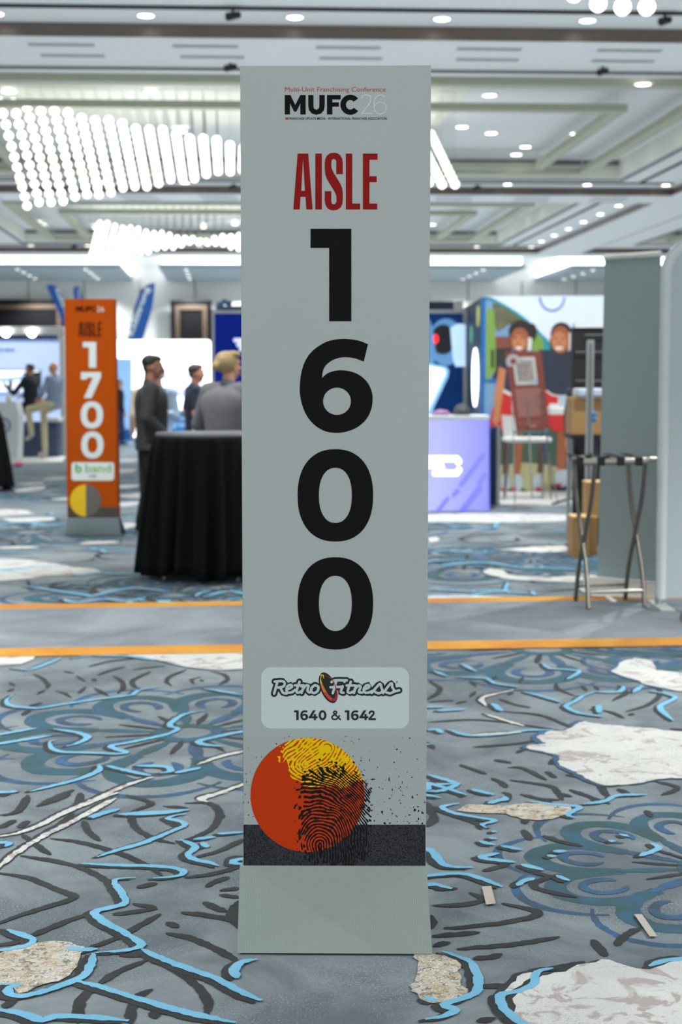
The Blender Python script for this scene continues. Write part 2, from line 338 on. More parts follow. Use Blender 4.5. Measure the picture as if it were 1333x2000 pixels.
BB = [(B, 3, '1420,860 1250,880 1160,915 1080,900 980,880 880,885 800,900 720,930 600,950 580,1000 500,1040 450,1060 480,1140 500,1193 600,1300 1420,1300;395,1035 440,980 500,940 560,930 500,1010'),
      (B, 6, '20,825 120,850 180,890 190,950 210,1030 150,1080 70,1090 -40,1070 -60,850;170,90 250,65 400,60 560,55 740,70 710,125 560,140 400,105 250,105'),
      (A, 6, '-60,880 120,830 250,800 350,810 430,860 410,960 340,1010 200,1050 100,1090 80,1050 -60,1040'),
      (Cc, 3, '-80,420 190,418 190,440 100,465 -80,480;700,415 1000,408 1420,405 1420,480 1200,500 1000,480 880,450;-120,-110 150,-100 400,-60 540,-45 480,-20 250,-15 180,0 -120,10'),
      (D, 3, '600,800 640,790 740,790 800,745 900,755 1000,765 1333,800 1400,830 1400,1010 1200,1050 1000,1070 900,1065 760,1000 700,960 690,920 550,885 560,865 620,860 595,830;965,480 1010,460 1030,425 1100,415 1170,430 1210,480 1400,500 1400,590 1200,560 1100,530 1000,500;20,95 150,85 420,100 300,107 20,108'),
      (D, 3, '300,-30 330,-50 390,-45 440,-20 480,-12 720,0 790,20 520,12 400,0;20,-210 60,-215 70,-195 20,-185;360,-145 520,-160 600,-165 745,-165 745,-140 560,-135 440,-145;560,0 780,-10 860,8 640,18')]
for T, mi, t in BB:
    for s in parse(t, *T):
        if mi == 3:
            c = sum(s, Vector())/len(s); fblob([c+(p-c)*1.03+Vector((-.02, 0, 0)) for p in s], 1 if s[0].y < 6 else 5, .0010, .006)
        fblob(s, mi, .0012)
def medallion(c, rad, n=10, ph=0.0, petals=None):
    for k in range(n):
        a = ph+2*math.pi*k/n; pc = c+Vector((math.cos(a), math.sin(a), 0))*rad*.66; r = rad*.25
        def arc(rr, a0, a1, stretch=1.25): 
            out = []
            for i in range(17):
                t = a+a0+(a1-a0)*i/16; v = Vector((math.cos(t), math.sin(t), 0)); ax = Vector((math.cos(a), math.sin(a), 0))
                v = v+ax*(v.dot(ax))*(stretch-1); out.append(pc+v*rr)
            return out
        fstroke(arc(r*.80, -2.5, 2.5), r*.44, 4, .0003+.00002*(k % 2), .12)
        fstroke(arc(r*.36, -2.6, 2.7), r*.20, 5, .0005, .15)
        fstroke(arc(r*1.45, -1.15, 1.15), r*.22, 5, .0002, .5)
        tip = c+Vector((math.cos(a+.3), math.sin(a+.3), 0))*rad*.52; b0 = c+Vector((math.cos(a+.3), math.sin(a+.3), 0))*rad*.19
        fstroke([b0, (b0+tip)/2, tip], rad*.07, 4+(k % 2), .0004, .5)
        tip = c+Vector((math.cos(a), math.sin(a), 0))*rad*.42; b0 = c+Vector((math.cos(a), math.sin(a), 0))*rad*.16
        fstroke([b0, (b0+tip)/2, tip], rad*.035, 1, .0006, .5)
    fstroke([c+Vector((math.cos(t*.3925), math.sin(t*.3925), 0))*rad*.15 for t in range(17)], rad*.09, 4, .0005, .01)
medallion(G(371, 1432), .90, 10, .2)
medallion(G(1400, 1697), .64, 10, 2.9)
medallion(G(1060, 1268), 1.05, 10, .1)
medallion(G(1400, 1275), .8, 9, .1)
for px, py, r in ((330, 1163, 1.1), (460, 1160, .9), (910, 1098, 1.3), (1040, 1090, .9), (60, 1040, 1.4), (700, 1020, 1.5), (200, 960, 1.8)):
    medallion(G(px, py), r, 10, px)
rr = random.Random(11)
def bandat(y0, x0=-13, x1=13): return None
for i in range(420):                                # the same motifs repeating towards the far hall
    Y = 9.9*(4.6**rr.random()); X = rr.uniform(-.30, .30)*Y
    u = Vector((X, Y, 0)); a = rr.uniform(0, 6.28); s = rr.uniform(.12, .42)*(1+Y/30)
    kind = rr.random(); arc = [u+Vector((math.cos(a+t), math.sin(a+t)*.9, 0))*s for t in (0, .5, 1, 1.5, 2)]
    if kind < .62: fstroke(arc, .05, 1, .0008)
    elif kind < .92:
        z = [u+Vector((j*.22*s*2+rr.uniform(-.1, .1), rr.uniform(-.3, .3)*s*2, 0)) for j in range(6)]
        fstroke([p+Vector((-.03, -.03, 0)) for p in z], .05, 1, .0009); fstroke(z, .055, 2, .0013)
    elif Y > 15: fblob([u+Vector((math.cos(t*.8976)*rr.uniform(1.0, 1.7), math.sin(t*.8976)*rr.uniform(.35, .8), 0)) for t in range(7)], 3, .0012, .02)
for i in range(36):                                 # carpet behind the grey sign and beside the picture
    px = rr.uniform(540, 770) if i % 4 else rr.uniform(610, 680); c = G(px, 1290+520*rr.random()); a = rr.uniform(0, 6.28); s = rr.uniform(.10, .26)
    if i % 4: fstroke([c+Vector((math.cos(a+t), math.sin(a+t), 0))*s for t in (0, .5, 1, 1.5)], .036, 1, .0008)
    else:
        z = [c+Vector((j*.09+rr.uniform(-.04, .04), rr.uniform(-.12, .12), 0)) for j in range(6)]
        fstroke([p+Vector((-.02, -.01, 0)) for p in z], .038, 1, .0009); fstroke(z, .032, 2, .0013)
for px, py, w, h in ((60, 1015, 110, 8), (60, 955, 55, 9), (160, 975, 110, 6), (240, 920, 60, 7), (245, 950, 60, 8), (250, 985, 50, 9), (60, 945, 60, 4), (235, 1028, 60, 14), (200, 1060, 80, 7), (110, 935, 55, 5), (250, 900, 50, 4), (300, 1085, 60, 8), (30, 1070, 90, 6)):
    c = G(px, py); ex = (G(px+w, py)-c).length/2; ey = (G(px, py-h)-c).length/2
    fblob([c+Vector((math.cos(t*.8976)*ex*rr.uniform(.75, 1.2), math.sin(t*.8976)*ey*rr.uniform(.7, 1.3), 0)) for t in range(7)], 3, .0012, .02)
for i in range(420):                                # the carpet goes on to both sides and behind the viewer
    c = Vector((rr.uniform(-9, 9), rr.uniform(-2.5, 9.4), 0)); a = rr.uniform(0, 6.28); s = rr.uniform(.10, .30)
    if c.y > .5:
        qx, qy = proj(c)
        if -330 < qx < 1660 and qy < 2330: continue
    if i % 5: fstroke([c+Vector((math.cos(a+t), math.sin(a+t), 0))*s for t in (0, .5, 1, 1.5)], .036, 1, .0008)
    elif i % 15 == 0: fblob([c+Vector((math.cos(t*.8976)*rr.uniform(.25, .5), math.sin(t*.8976)*rr.uniform(.15, .35), 0)) for t in range(7)], (3, 6)[i % 2], .0012)
    else:
        z = [c+Vector((j*.14+rr.uniform(-.05, .05), rr.uniform(-.16, .16), 0)) for j in range(7)]
        fstroke([p+Vector((-.02, -.01, 0)) for p in z], .038, 1, .0009); fstroke(z, .034, 2, .0013)
for x, y, r in ((-3.6, 5.2, .9), (4.6, 6.6, .9), (-2.2, 1.2, .9), (2.9, 1.6, .8), (-6.2, 7.8, 1.0), (6.8, 3.5, 1.0)): medallion(Vector((x, y, 0)), r, 10, x)
# the plain band with its two orange edges crossing the hall
def bandline(yl, yr): a = G(0, yl); b = G(1333, yr); d = (b-a).normalized(); return a-d*20, b+d*30
e = [bandline(1284.5, 1262.5), bandline(1268, 1246.5), bandline(1191, 1171), bandline(1182, 1163)]
for (i, j, mi) in ((0, 1, 8), (1, 2, 7), (2, 3, 8)):
    q = [e[i][0], e[i][1], e[j][1], e[j][0]]; fl.add([(p.x, p.y, .0060) for p in q], [(0, 1, 2, 3)], mi)
floor = tag(fl.build('floor', cm, origin=(0, 0, 0)), kind='structure')
NTH = ['first', 'second', 'third', 'fourth', 'fifth', 'sixth', 'seventh', 'eighth', 'ninth', 'tenth', 'eleventh', 'twelfth']
# ------------------------------------------------------------------ ceiling of coffers and beams
paint = M('ceiling_white_paint', (206, 212, 213), .8, var=.02)
riser = M('ceiling_riser_cream', (214, 216, 206), .7, var=.03)
olive = M('ceiling_olive_trim', (160, 165, 146), .6)
wood = M('fascia_dark_wood', (104, 92, 84), .30, var=.2, vs=1.5)
edge = M('grey_edge_strip', (104, 108, 110), .7)
Z0, Z1, ZB = 6.07, 6.47, 5.90
PV, PU, UC = 14.65, 19.8, 1.03
ce = MB(RM)
def flat(x0, x1, y0, y1, z, mi=0): ce.add([(x0, y0, z), (x0, y1, z), (x1, y1, z), (x1, y0, z)], [(0, 1, 2, 3)], mi)
for i in (-1, 0, 1):
    for k in (-1, 0, 1):
        uc = UC+PU*i; a0, a1 = uc-9.9, uc+9.9; b0 = 18.975+PV*k; b1 = b0+PV
        c0, c1, d0, d1 = uc-7.54, uc+7.54, 21.0+PV*k, 31.6+PV*k
        flat(a0, a1, b0, d0, Z0); flat(a0, a1, d1, b1, Z0); flat(a0, c0, d0, d1, Z0); flat(c1, a1, d0, d1, Z0)
        flat(c0, c1, d0, d1, Z1)
        for p, q in (((c0, d0), (c1, d0)), ((c1, d0), (c1, d1)), ((c1, d1), (c0, d1)), ((c0, d1), (c0, d0))):
            ce.add([(p[0], p[1], Z0), (q[0], q[1], Z0), (q[0], q[1], Z1), (p[0], p[1], Z1)], [(0, 1, 2, 3)], 1)
flat(-28.6, 30.7, 48.27, 49.0, Z0); flat(-28.6, 30.7, 49.0, 55, Z0)
tag(ce.build('ceiling', [paint, riser]), kind='structure')
nt_ = 0
def trim(b, mats):
    global nt_; nt_ += 1; return tag(b.build('trim_%d' % nt_, mats), kind='structure')
def beam(u0, u1, v0, v1):
    b = MB(RM); b.box(u0, u1, v0, v1, ZB, Z0-.001, 1); b.box(u0-.015, u1+.015, v0-.015, v1+.015, ZB-.02, ZB-.001, 0); trim(b, [paint, wood])
for k in (-1, 0, 1, 2): beam(-28.6, 30.7, 18.35+PV*k, 19.6+PV*k)
for c in (-8.87, 10.93, 30.2):
    for k in (-1, 0, 1): beam(c-.7, c+.7, 19.62+PV*k, 18.33+PV*(k+1))
for i in (0, 1):                                        # olive frames hanging in the coffers
    for k in (-1, 0, 1):
        uc = UC+PU*i; v0 = 21.9+PV*k; v1 = 31.2+PV*k
        for (hu, w0, w1, w) in ((6.75, v0, v1, .24), (5.60, v0+2.0, v1-.75, .22)):
            b = MB(RM)
            for x0, x1, y0, y1 in ((uc-hu, uc+hu, w0, w0+w), (uc-hu, uc+hu, w1-w, w1), (uc-hu, uc-hu+w, w0+w, w1-w), (uc+hu-w, uc+hu, w0+w, w1-w)):
                b.box(x0, x1, y0, y1, Z0+.02, Z0+.14, 0)
            for x in (uc-hu+.15, uc, uc+hu-.15):
                for y in (w0+.15, w1-.15): b.cyl((x, y, Z0+.14), (x, y, Z1+.002), .012, mi=1, n=6)
            trim(b, [olive, paint])
# thin grey strips round each coffer edge
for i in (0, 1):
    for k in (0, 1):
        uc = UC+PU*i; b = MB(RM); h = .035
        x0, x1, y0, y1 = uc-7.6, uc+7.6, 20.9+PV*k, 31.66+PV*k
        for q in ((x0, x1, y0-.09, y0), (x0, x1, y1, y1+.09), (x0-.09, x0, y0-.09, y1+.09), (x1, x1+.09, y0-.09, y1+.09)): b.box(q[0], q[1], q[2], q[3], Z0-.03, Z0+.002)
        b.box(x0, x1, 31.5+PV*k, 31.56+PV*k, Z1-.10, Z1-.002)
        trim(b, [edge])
# lighting tracks
def room(u, v, z): return RM @ Vector((u, v, z))
def track(u0, u1, v0, v1, lab):
    b = MB(RM); b.box(u0, u1, v0, v1, Z0-.035, Z0-.001); o = b.build('lighting_track', [blackm]); tag(o, lab, 'lighting track', 'black lighting tracks')
for k, nm in ((0, 'nearest the camera'), (1, 'in front of the second beam'), (2, 'in front of the third beam')):
    track(-8.1, 10.0, 17.48+PV*k, 17.54+PV*k, 'slim black lighting track across the ceiling '+nm)
track(9.17, 9.23, 20.0, 32.0, 'black lighting track running away along the right edge of the nearer coffer')
track(9.17, 9.23, 34.9, 46.6, 'black lighting track running away along the right edge of the farther coffer')
track(12.05, 12.11, 34.9, 46.6, 'black lighting track just beyond the lengthwise beam at right')
def spot(loc, lab):
    e = empty('track_spotlight', loc, lab, 'spotlight', 'black spotlights on the ceiling tracks')
    l = Vector(loc); MB().cyl(l, l-Vector((0, 0, .07)), .018).build('stem', blackm, e)
    MB().cyl(l+Vector((-.06, -.05, -.10)), l+Vector((.07, .06, -.05)), .05, .04, n=14).build('lamp_head', blackm, e)
def onz(px, py, z): return G(px, py, z)
for px, py, lab in ((455, 12, 'small black spotlight on the nearest ceiling track, left of the grey sign'), (1300, 22, 'black spotlight on the nearest ceiling track, right beside the near globes'),
        (450, 121, 'black spotlight above the left top corner of the grey sign'), (1178, 129, 'black spotlight on the pale strip above the right side of the hall'),
        (932, 357, 'black spotlight on the second ceiling track right of the grey sign'), (455, 355, 'black spotlight on the second ceiling track left of the grey sign'), (144, 478, 'black spotlight low over the far left soffit')):
    p = onz(px, py, Z0); spot((p.x, p.y, Z0-.002 if py not in (12, 22, 357, 355) else Z0-.036), lab)
# linear air diffusers in the beam soffits
grille = M('air_grille_grey', (150, 158, 162), .6)
for k, rn in ((0, 'nearest beam'), (1, 'second beam')):
    for (vv, side) in ((18.62, 'front'), (19.22, 'rear')):
        for j in range(-5, 6):
            u = -.3+1.83*j+(.08 if side == 'rear' else 0)
            b = MB(RM); b.box(u-.42, u+.42, vv+PV*k, vv+.13+PV*k, ZB-.03, ZB-.021); b.box(u-.40, u+.40, vv+.03+PV*k, vv+.05+PV*k, ZB-.034, ZB-.03); b.box(u-.40, u+.40, vv+.08+PV*k, vv+.10+PV*k, ZB-.034, ZB-.03)
            x_ = proj(room(u, vv+PV*k, ZB))[0]; lbl = 'slim air vent, %s row under the %s, ' % (side, rn)
            if x_ < -60 or x_ > 1400: continue
            pos = 'hidden by the sign' if 480 < x_ < 830 and k == 1 else '%s from left' % NTH[sum(1 for q in range(-5, j) if proj(room(-.3+1.83*q+(.08 if side == 'rear' else 0), vv+PV*k, ZB))[0] >= -60)]
            tag(b.build('air_diffuser', [grille]), lbl+pos, 'air vent', 'air diffusers under the ceiling beams')
# ------------------------------------------------------------------ recessed downlights
lampm = M('downlight_lens_glow', (255, 250, 240), .5, em=(255, 250, 242), es=DOWN)
def proto_down():
    e = empty('recessed_downlight', (0, 0, 0))
    MB().lathe((0, 0, 0), [(.135, 0), (.135, -.012), (.10, -.016), (.095, -.004)], n=20).build('trim_ring', white, e, local=True)
    MB().cyl((0, 0, -.004), (0, 0, -.012), .096, n=20, smooth=False).build('lens', lampm, e, local=True)
    return e
dproto = proto_down(); dused = False; LAMPS = []
def down(p, lab, grp, sc=1.0, w=0):
    global dused
    if w: LAMPS.append((Vector(p)-Vector((0, 0, .03)), w))
    o = dproto if not dused else copy_tree(dproto); dused = True
    o.location = Vector(p)*K; o.scale = (sc, sc, sc); tag(o, lab, 'ceiling light', grp)
row_ = {0: [], 1: [], 2: []}
ordn = {0: 'nearest', 1: 'second', 2: 'third'}
for k in (0, 1, 2):
    for j in range(-6, 10 if k < 2 else 8):
        u = -2.83+1.82*j
        if abs(u) > 11: continue
        p_ = room(u, 17.93+PV*k if k == 0 else 32.45+PV*(k-1), Z0); x_ = proj(p_)[0]
        if x_ < -120 or x_ > 1450: continue
        row_[k].append((x_, p_, j))
for k in row_:
    r_ = sorted(row_[k], key=lambda t: t[0]); lf = [t for t in r_ if 0 <= t[0] < 470]; rt = [t for t in r_ if 842 < t[0] <= 1333][::-1]
    for t in r_:
        if t in lf: l_, g_ = 'recessed downlight, %s from the left picture edge in the %s cross row' % (NTH[lf.index(t)], ordn[k]), None
        elif t in rt: l_, g_ = 'recessed downlight, %s from the right picture edge in the %s cross row' % (NTH[rt.index(t)], ordn[k]), None
        elif 0 < t[0] < 1333: l_, g_ = 'recessed downlight of the %s cross row, covered by the tall grey sign' % ordn[k], 'covered downlights of the %s cross row' % ordn[k]
        else: l_, g_ = 'recessed downlight at the end of the %s cross row just outside the picture' % ordn[k], 'end downlights of the %s cross row' % ordn[k]
        down(t[1], l_, g_, w=1 if t[2] % 2 == 0 else 0)
for j in range(6): down(room(9.85, 36.2+1.82*j, Z0), 'downlight in the lengthwise row along the far coffer, %s from its upper end' % NTH[j], None, w=j % 2)
for px, py, w in ((1286, 242, 'topmost'), (1230, 277, 'middle'), (1189, 302, 'lowest')): down(onz(px, py, Z1), w+' downlight of the slanting row of three inside the near coffer at right', None, 1.0)
for i, (px, py) in enumerate(((1033, 399), (1005, 416), (976, 434), (958, 445))): down(onz(px, py, Z1), 'downlight of the short slanting row inside the far coffer, %s from its top' % NTH[i], None, 1.1)
for px, py, w in ((957, 185, 'alone near the coffer front, right of the grey sign'), (1257, 163, 'farthest right in the pale strip of the near coffer'), (903, 247, 'closest to the grey sign in the near coffer'), (960, 259, 'second from the grey sign in the near coffer'),
                 (1126, 260, 'below the olive frame corner of the near coffer'), (1027, 286, 'in a close pair, the right one of the near coffer'), (1009, 301, 'in a close pair, the left one of the near coffer'),
                 (17, 178, 'at the left frame edge above the big globe chandelier'), (295, 178, 'above the middle of the big globe chandelier'), (353, 256, 'among the cables of the big globe chandelier'),
                 (73, 437, 'left one of the touching pair under the big chandelier'), (82, 443, 'right one of the touching pair under the big chandelier'), (92, 479, 'alone at the far left above the glowing cove'), (187, 444, 'just left of the farther chandelier'), (399, 443, 'above the farther chandelier, left one'), (460, 437, 'above the farther chandelier, right one'), (845, 438, 'at the right edge of the grey sign in the far coffer')):
    zz = (Z0 if py == 163 or 330 < py < 430 else Z1)+(.015 if py == 163 else 0)-(.07 if py in (178, 256, 444, 443, 437) else 0)
    down(onz(px, py, zz-.0), 'recessed downlight '+w, None, 1.15 if py < 300 else 1.2)
# ------------------------------------------------------------------ globe chandeliers
glow = M('frosted_globe_glow', (255, 255, 252), .5, em=(255, 253, 248), es=GLOBE)
glass = M('canopy_pale_metal', (208, 212, 198), .35)
def ico():
    import bmesh
    bm = bmesh.new(); bmesh.ops.create_icosphere(bm, subdivisions=2, radius=.072*K); me = bpy.data.meshes.new('globe'); bm.to_mesh(me); bm.free()
    for p in me.polygons: p.use_smooth = True
    me.materials.append(glow); return me
gme = ico(); gv = [v.co/K for v in gme.vertices]; gf = [tuple(p.vertices) for p in gme.polygons]
def chandelier(vc, tw, lab, pick, zc=5.52, sc=1.0):
    root = empty('globe_chandelier', room(0, vc, Z1), lab, 'chandelier', 'globe chandeliers in the coffers')
    b = MB(RM); b.box(-3.95, 3.95, vc-1.75, vc+1.75, Z1-.06, Z1-.002); b.build('canopy', glass, root)
    pts = []
    for a in range(35):
        u = -3.75+7.5*a/34
        for r in range(11):
            s = (r-5)/5; pts.append((a, r, room(u, vc+1.45*s, zc+tw*(.66*(u/3.75))*s+.03*math.sin(a*1.7))))
    cb = MB()
    for a, r, p in pts: cb.cyl((p.x, p.y, p.z+.08), (p.x, p.y, Z1-.06), .0035, n=4, cap=False)
    tag(cb.build('suspension_cable', M('steel_cable', (150, 152, 146), .4, .8), root), kind='stuff')
    pts.sort(key=pick); rest = MB()
    for n, (a, r, p) in enumerate(pts):
        if n < 100:
            o = bpy.data.objects.new('globe', gme); COL.objects.link(o); o.parent = root; o.location = (p-WLOC[root.name])*K; o.scale = (sc, sc, sc)
        else: rest.add([p+q for q in gv], gf, 0, True)
    tag(rest.build('globe', glow, root), kind='stuff')
chandelier(25.45, 1, 'large wave-shaped chandelier of glowing white globes above left of the grey sign', lambda t: (t[0] > 24, t[0]))
chandelier(40.1, -1, 'farther wave-shaped globe chandelier lower down, just above the orange sign', lambda t: (t[0], ))
chandelier(25.45-PV+.70, -1, 'closest globe chandelier, only its lowest globes showing at the top right corner', lambda t: (-t[0], -t[1]), 5.57, 1.06)
# ------------------------------------------------------------------ far wall, soffits and glowing coves
wallm = M('wall_warm_white', (196, 198, 194), .8, var=.05, vs=.6)
sof = M('soffit_blue_grey_paint', (140, 156, 164), .7, var=.03)
cove = M('cove_light_glow', (255, 255, 255), .6, em=(246, 248, 255), es=COVE)
def wallbox(n, *a): b = MB(RM); b.box(*a); tag(b.build(n, wallm), kind='structure')
wallbox('wall_far', -29, 32, 55.0, 55.3, 0, Z0); wallbox('wall_left', -29, -28.6, -8, 55, 0, Z0); wallbox('wall_right', 30.7, 31, -8, 55, 0, Z0)
ZS = 5.50; sc_ = 0
for (u0, u1) in ((-27, -3.75), (-2.45, 0.95), (3.2, 10.1), (11.7, 27)):
    b = MB(RM); b.box(u0, u1, 49.0, 54.99, ZS, ZS+.13, 0); b.box(u0+.05, u1-.05, 49.35, 54.99, ZS+.13, Z0-.01, 1)
    trim(b, [sof, cove])
    j = 0
    for uu in np.arange(u0+.9 if u0 > -20 else -9.6, min(u1, 14), 2.32):
        colx = proj(room(uu, 52, ZS))[0]
        if colx < -60 or colx > 1400: continue
        sc_ += 1
        for n in range(4): down(room(uu, 49.55+1.45*n, ZS), 'small downlight under the low far soffit, %s of its file, %s file from the left' % (('front', 'second', 'third', 'rear')[n], NTH[sc_-1]), None, .75, w=.8 if n == 3 else 0)
bz = M('door_dark_leaf', (22, 22, 24), .6, spec=.1); fr = M('door_bronze_frame', (74, 60, 46), .6)
def door(n, xl, xr, yt, Y=54.4):
    a = P(xl, yt, Y); c = P(xr, yt, Y); zt = a.z
    e = empty(n, ((a.x+c.x)/2, Y, 0)); e['kind'] = 'structure'
    MB().box(a.x+.35, c.x-.35, Y, Y+.06, 0, zt-.35).build('door_leaf', bz, e)
    b = MB(); b.box(a.x, a.x+.17, Y-.02, Y+.1, 0, zt, 1).box(c.x-.17, c.x, Y-.02, Y+.1, 0, zt, 1).box(a.x+.17, c.x-.17, Y-.02, Y+.1, zt-.17, zt, 1)
    b.box(a.x+.17, a.x+.35, Y-.05, Y+.1, 0, zt-.17).box(c.x-.35, c.x-.17, Y-.05, Y+.1, 0, zt-.17).box(a.x+.35, c.x-.35, Y-.05, Y+.1, zt-.35, zt-.17)
    b.build('door_frame', [fr, bz], e)
door('door_1', -140, 128, 586); door('door_2', 333, 413.5, 587)
# vertical reveal lines of the far wall panelling
b = MB(RM)
for uu in np.arange(-14, 16, 2.1): b.box(uu, uu+.03, 54.97, 55.0, 0, ZS)
trim(b, [edge])
# ------------------------------------------------------------------ the grey aisle sign
YS = 3.90
board = M('sign_grey_board', (172, 180, 178), .75, var=.02, bump=.02, bs=700)
ink = M('sign_black_ink', (20, 20, 22), .8, var=.08, vs=60, spec=.12); red = M('sign_red_ink', (146, 26, 24), .8, var=.06, vs=60, spec=.12); redt = M('sign_red_thin', (178, 62, 58), .7)
wht = M('sign_white_ink', (205, 220, 219), .7); kraft = M('sign_base_card', (138, 148, 143), .85, var=.05)
def fluted():
    m = M('sign_corrugated_card', (146, 158, 152), .85, var=.03); nt = m.node_tree
    tc = nt.nodes.new('ShaderNodeTexCoord'); w = nt.nodes.new('ShaderNodeTexWave'); w.inputs['Scale'].default_value = 62; w.bands_direction = 'X'; w.inputs['Distortion'].default_value = .6
    bp = nt.nodes.new('ShaderNodeBump'); bp.inputs['Strength'].default_value = .22; bp.inputs['Distance'].default_value = .002
    nt.links.new(tc.outputs['Object'], w.inputs['Vector']); nt.links.new(w.outputs['Fac'], bp.inputs['Height']); nt.links.new(bp.outputs[0], nt.nodes['Principled BSDF'].inputs['Normal']); return m
sign = empty('aisle_sign', (P(655, 1690, YS).x, YS+.06, 0), 'tall light grey cardboard aisle sign reading AISLE 1600, standing in front on the patterned carpet', 'sign')
def board_box(e, q, Y, th, name, mat, back=True):
    a, b_, c, d = [P(x, y, Y) for x, y in q]
    o = MB().slab([a, b_, c, d], (0, th, 0)).build(name, mat, e, bevel=.0008); return o
pan = board_box(sign, ((470, 129.5), (476, 1690.5), (831.5, 1691.5), (842, 128.5)), YS, .012, 'panel', board)
bx = [P(473, 131, YS+.14), P(478, 1690, YS+.14), P(829, 1690, YS+.14), P(839, 131, YS+.14)]
MB().slab(bx, (0, .012, 0)).build('back_panel', board, sign)
TL, TR = P(470, 129, YS), P(842, 129, YS)
for x0 in (TL.x+.004, TR.x-.012):
    MB().slab([Vector((x0, YS+.0125, .23)), Vector((x0, YS+.139, .23)), Vector((x0, YS+.139, 2.40)), Vector((x0, YS+.0125, 2.40))], (.008 if x0 < 0 else -.02, 0, 0)).build('side_panel', board, sign)
f0, f1 = G(463.5, 1865), G(845, 1867.5); t0, t1 = P(469, 1691, YS-.004), P(834, 1692, YS-.004)
f0.z = f1.z = .006
flp = MB(); flp.slab([t0, f0, f1, t1], (0, .010, 0)); flp.build('base_flap', fluted(), sign)
flp = MB(); flp.slab([t0+Vector((0, .175, 0)), f0+Vector((0, .40, 0)), f1+Vector((0, .40, 0)), t1+Vector((0, .175, 0))], (0, .010, 0)); flp.build('base_flap', fluted(), sign)
for a, b_ in ((t0, f0), (t1, f1)):
    s_ = .012 if a is t0 else -.012
    flp = MB(); flp.slab([a+Vector((s_*.3, .011, -.004)), b_+Vector((s_*.3, .011, 0)), b_+Vector((s_*.3, .39, 0)), a+Vector((s_*.3, .17, -.004))], (s_, 0, 0)); flp.build('base_side', kraft, sign)
# base tray inner fold edges left and right (raw card edge)
# --- printing
c1 = (460, 120, 3.418)
pr = Print(YS, *c1)
pr.text('Multi-Unit Franchising Conference', 331, 170, 1005, 211, 1, off=0)
for g in ([(330, 224), (368, 224), (400, 290), (434, 224), (470, 224), (470, 354), (434, 354), (434, 280), (408, 335), (393, 335), (365, 280), (365, 354), (330, 354)],
          [(487, 224), (522, 224), (522, 300), (526, 315), (541, 322), (557, 315), (561, 300), (561, 224), (597, 224), (597, 300), (592, 325), (572, 348), (541, 356), (511, 348), (492, 325), (487, 300)],
          [(612, 224), (704, 224), (704, 254), (648, 254), (648, 273), (692, 273), (692, 302), (648, 302), (648, 354), (612, 354)]): pr.poly(g)
pr.ellp(768, 289, 66, 67, 0, hole=(29, 32), a0=38, a1=322)
pr.stroke([(843, 248), (850, 231), (874, 223), (898, 232), (904, 254), (893, 285), (845, 348)], 6, 2); pr.stroke([(845, 348), (915, 348)], 6, 2)
pr.stroke([(998, 236), (975, 225), (948, 232), (929, 262), (926, 305), (938, 338), (966, 351), (995, 341), (1008, 312), (997, 284), (968, 273), (940, 284), (927, 308)], 6, 2)
pr.rect(334, 373, 355, 389, 1); pr.text('FRANCHISE UPDATE MEDIA · INTERNATIONAL FRANCHISE ASSOCIATION', 360, 372, 1012, 390, 0, off=.008)
pr.build('conference_logo', [ink, redt, wht], pan)
pr = Print(YS, *c1)
pr.poly([(416, 615), (387, 988), (430, 988), (435, 904), (469, 904), (474, 988), (516, 988), (487, 615)], 0, [[(452, 650), (440, 864), (465, 864)]])
pr.rect(534, 615, 578, 988)
pr.poly([(718, 752), (718, 680), (714, 650), (700, 625), (680, 612), (657, 609), (632, 613), (612, 628), (600, 652), (597, 680), (597, 720), (601, 755), (613, 788), (662, 868), (672, 890), (676, 912), (676, 935), (668, 950), (657, 954), (645, 948), (641, 935), (641, 866), (597, 866), (597, 930), (603, 960), (617, 982), (638, 992), (657, 994), (682, 990), (704, 974), (715, 950), (718, 920), (718, 875), (713, 845), (701, 815), (652, 735), (643, 712), (641, 690), (641, 670), (646, 655), (657, 650), (669, 655), (674, 668), (674, 752)])
pr.poly([(738, 615), (738, 988), (834, 988), (834, 948), (781, 948), (781, 615)])
pr.poly([(852, 615), (852, 988), (948, 988), (948, 948), (896, 948), (896, 806), (944, 806), (944, 766), (896, 766), (896, 656), (950, 656), (950, 615)])
tag(pr.build('headline_lettering', [red], pan), 'dark red AISLE lettering')
def d1(pr, x0, y0, sx, sy, mi=0): pr.poly([(x0+a*sx, y0+b_*sy) for a, b_ in ((0, 0), (0, .207), (.457, .207), (.457, 1), (1, 1), (1, 0))], mi)
pr = Print(YS, 460, 430, 3.418); d1(pr, 502, 58, 273, 617); tag(pr.build('digit', ink, pan), 'black digit 1')
six = crom([(x, y, 0) for x, y in ((858, 944), (800, 923), (740, 915), (690, 920), (640, 940), (600, 975), (584, 1012), (579, 1053))], 12)+crom([(x, y, 0) for x, y in ((582, 1050), (610, 1026), (650, 1009), (705, 1002), (770, 1010), (830, 1035), (880, 1080), (910, 1140), (917, 1200), (905, 1270), (870, 1335), (810, 1385), (740, 1412), (680, 1420), (610, 1412), (545, 1380), (490, 1325), (455, 1260), (436, 1190), (430, 1130), (437, 1040), (458, 960), (495, 895), (550, 845), (620, 808), (700, 793), (770, 795), (830, 806), (886, 828))], 12)
pr = Print(YS, 460, 430, 3.418); pr.poly([(q.x, q.y) for q in six], 0, [[(679+93*math.cos(t*.1309), 1209+91*math.sin(t*.1309)) for t in range(48)]]); tag(pr.build('digit', ink, pan), 'black digit 6')
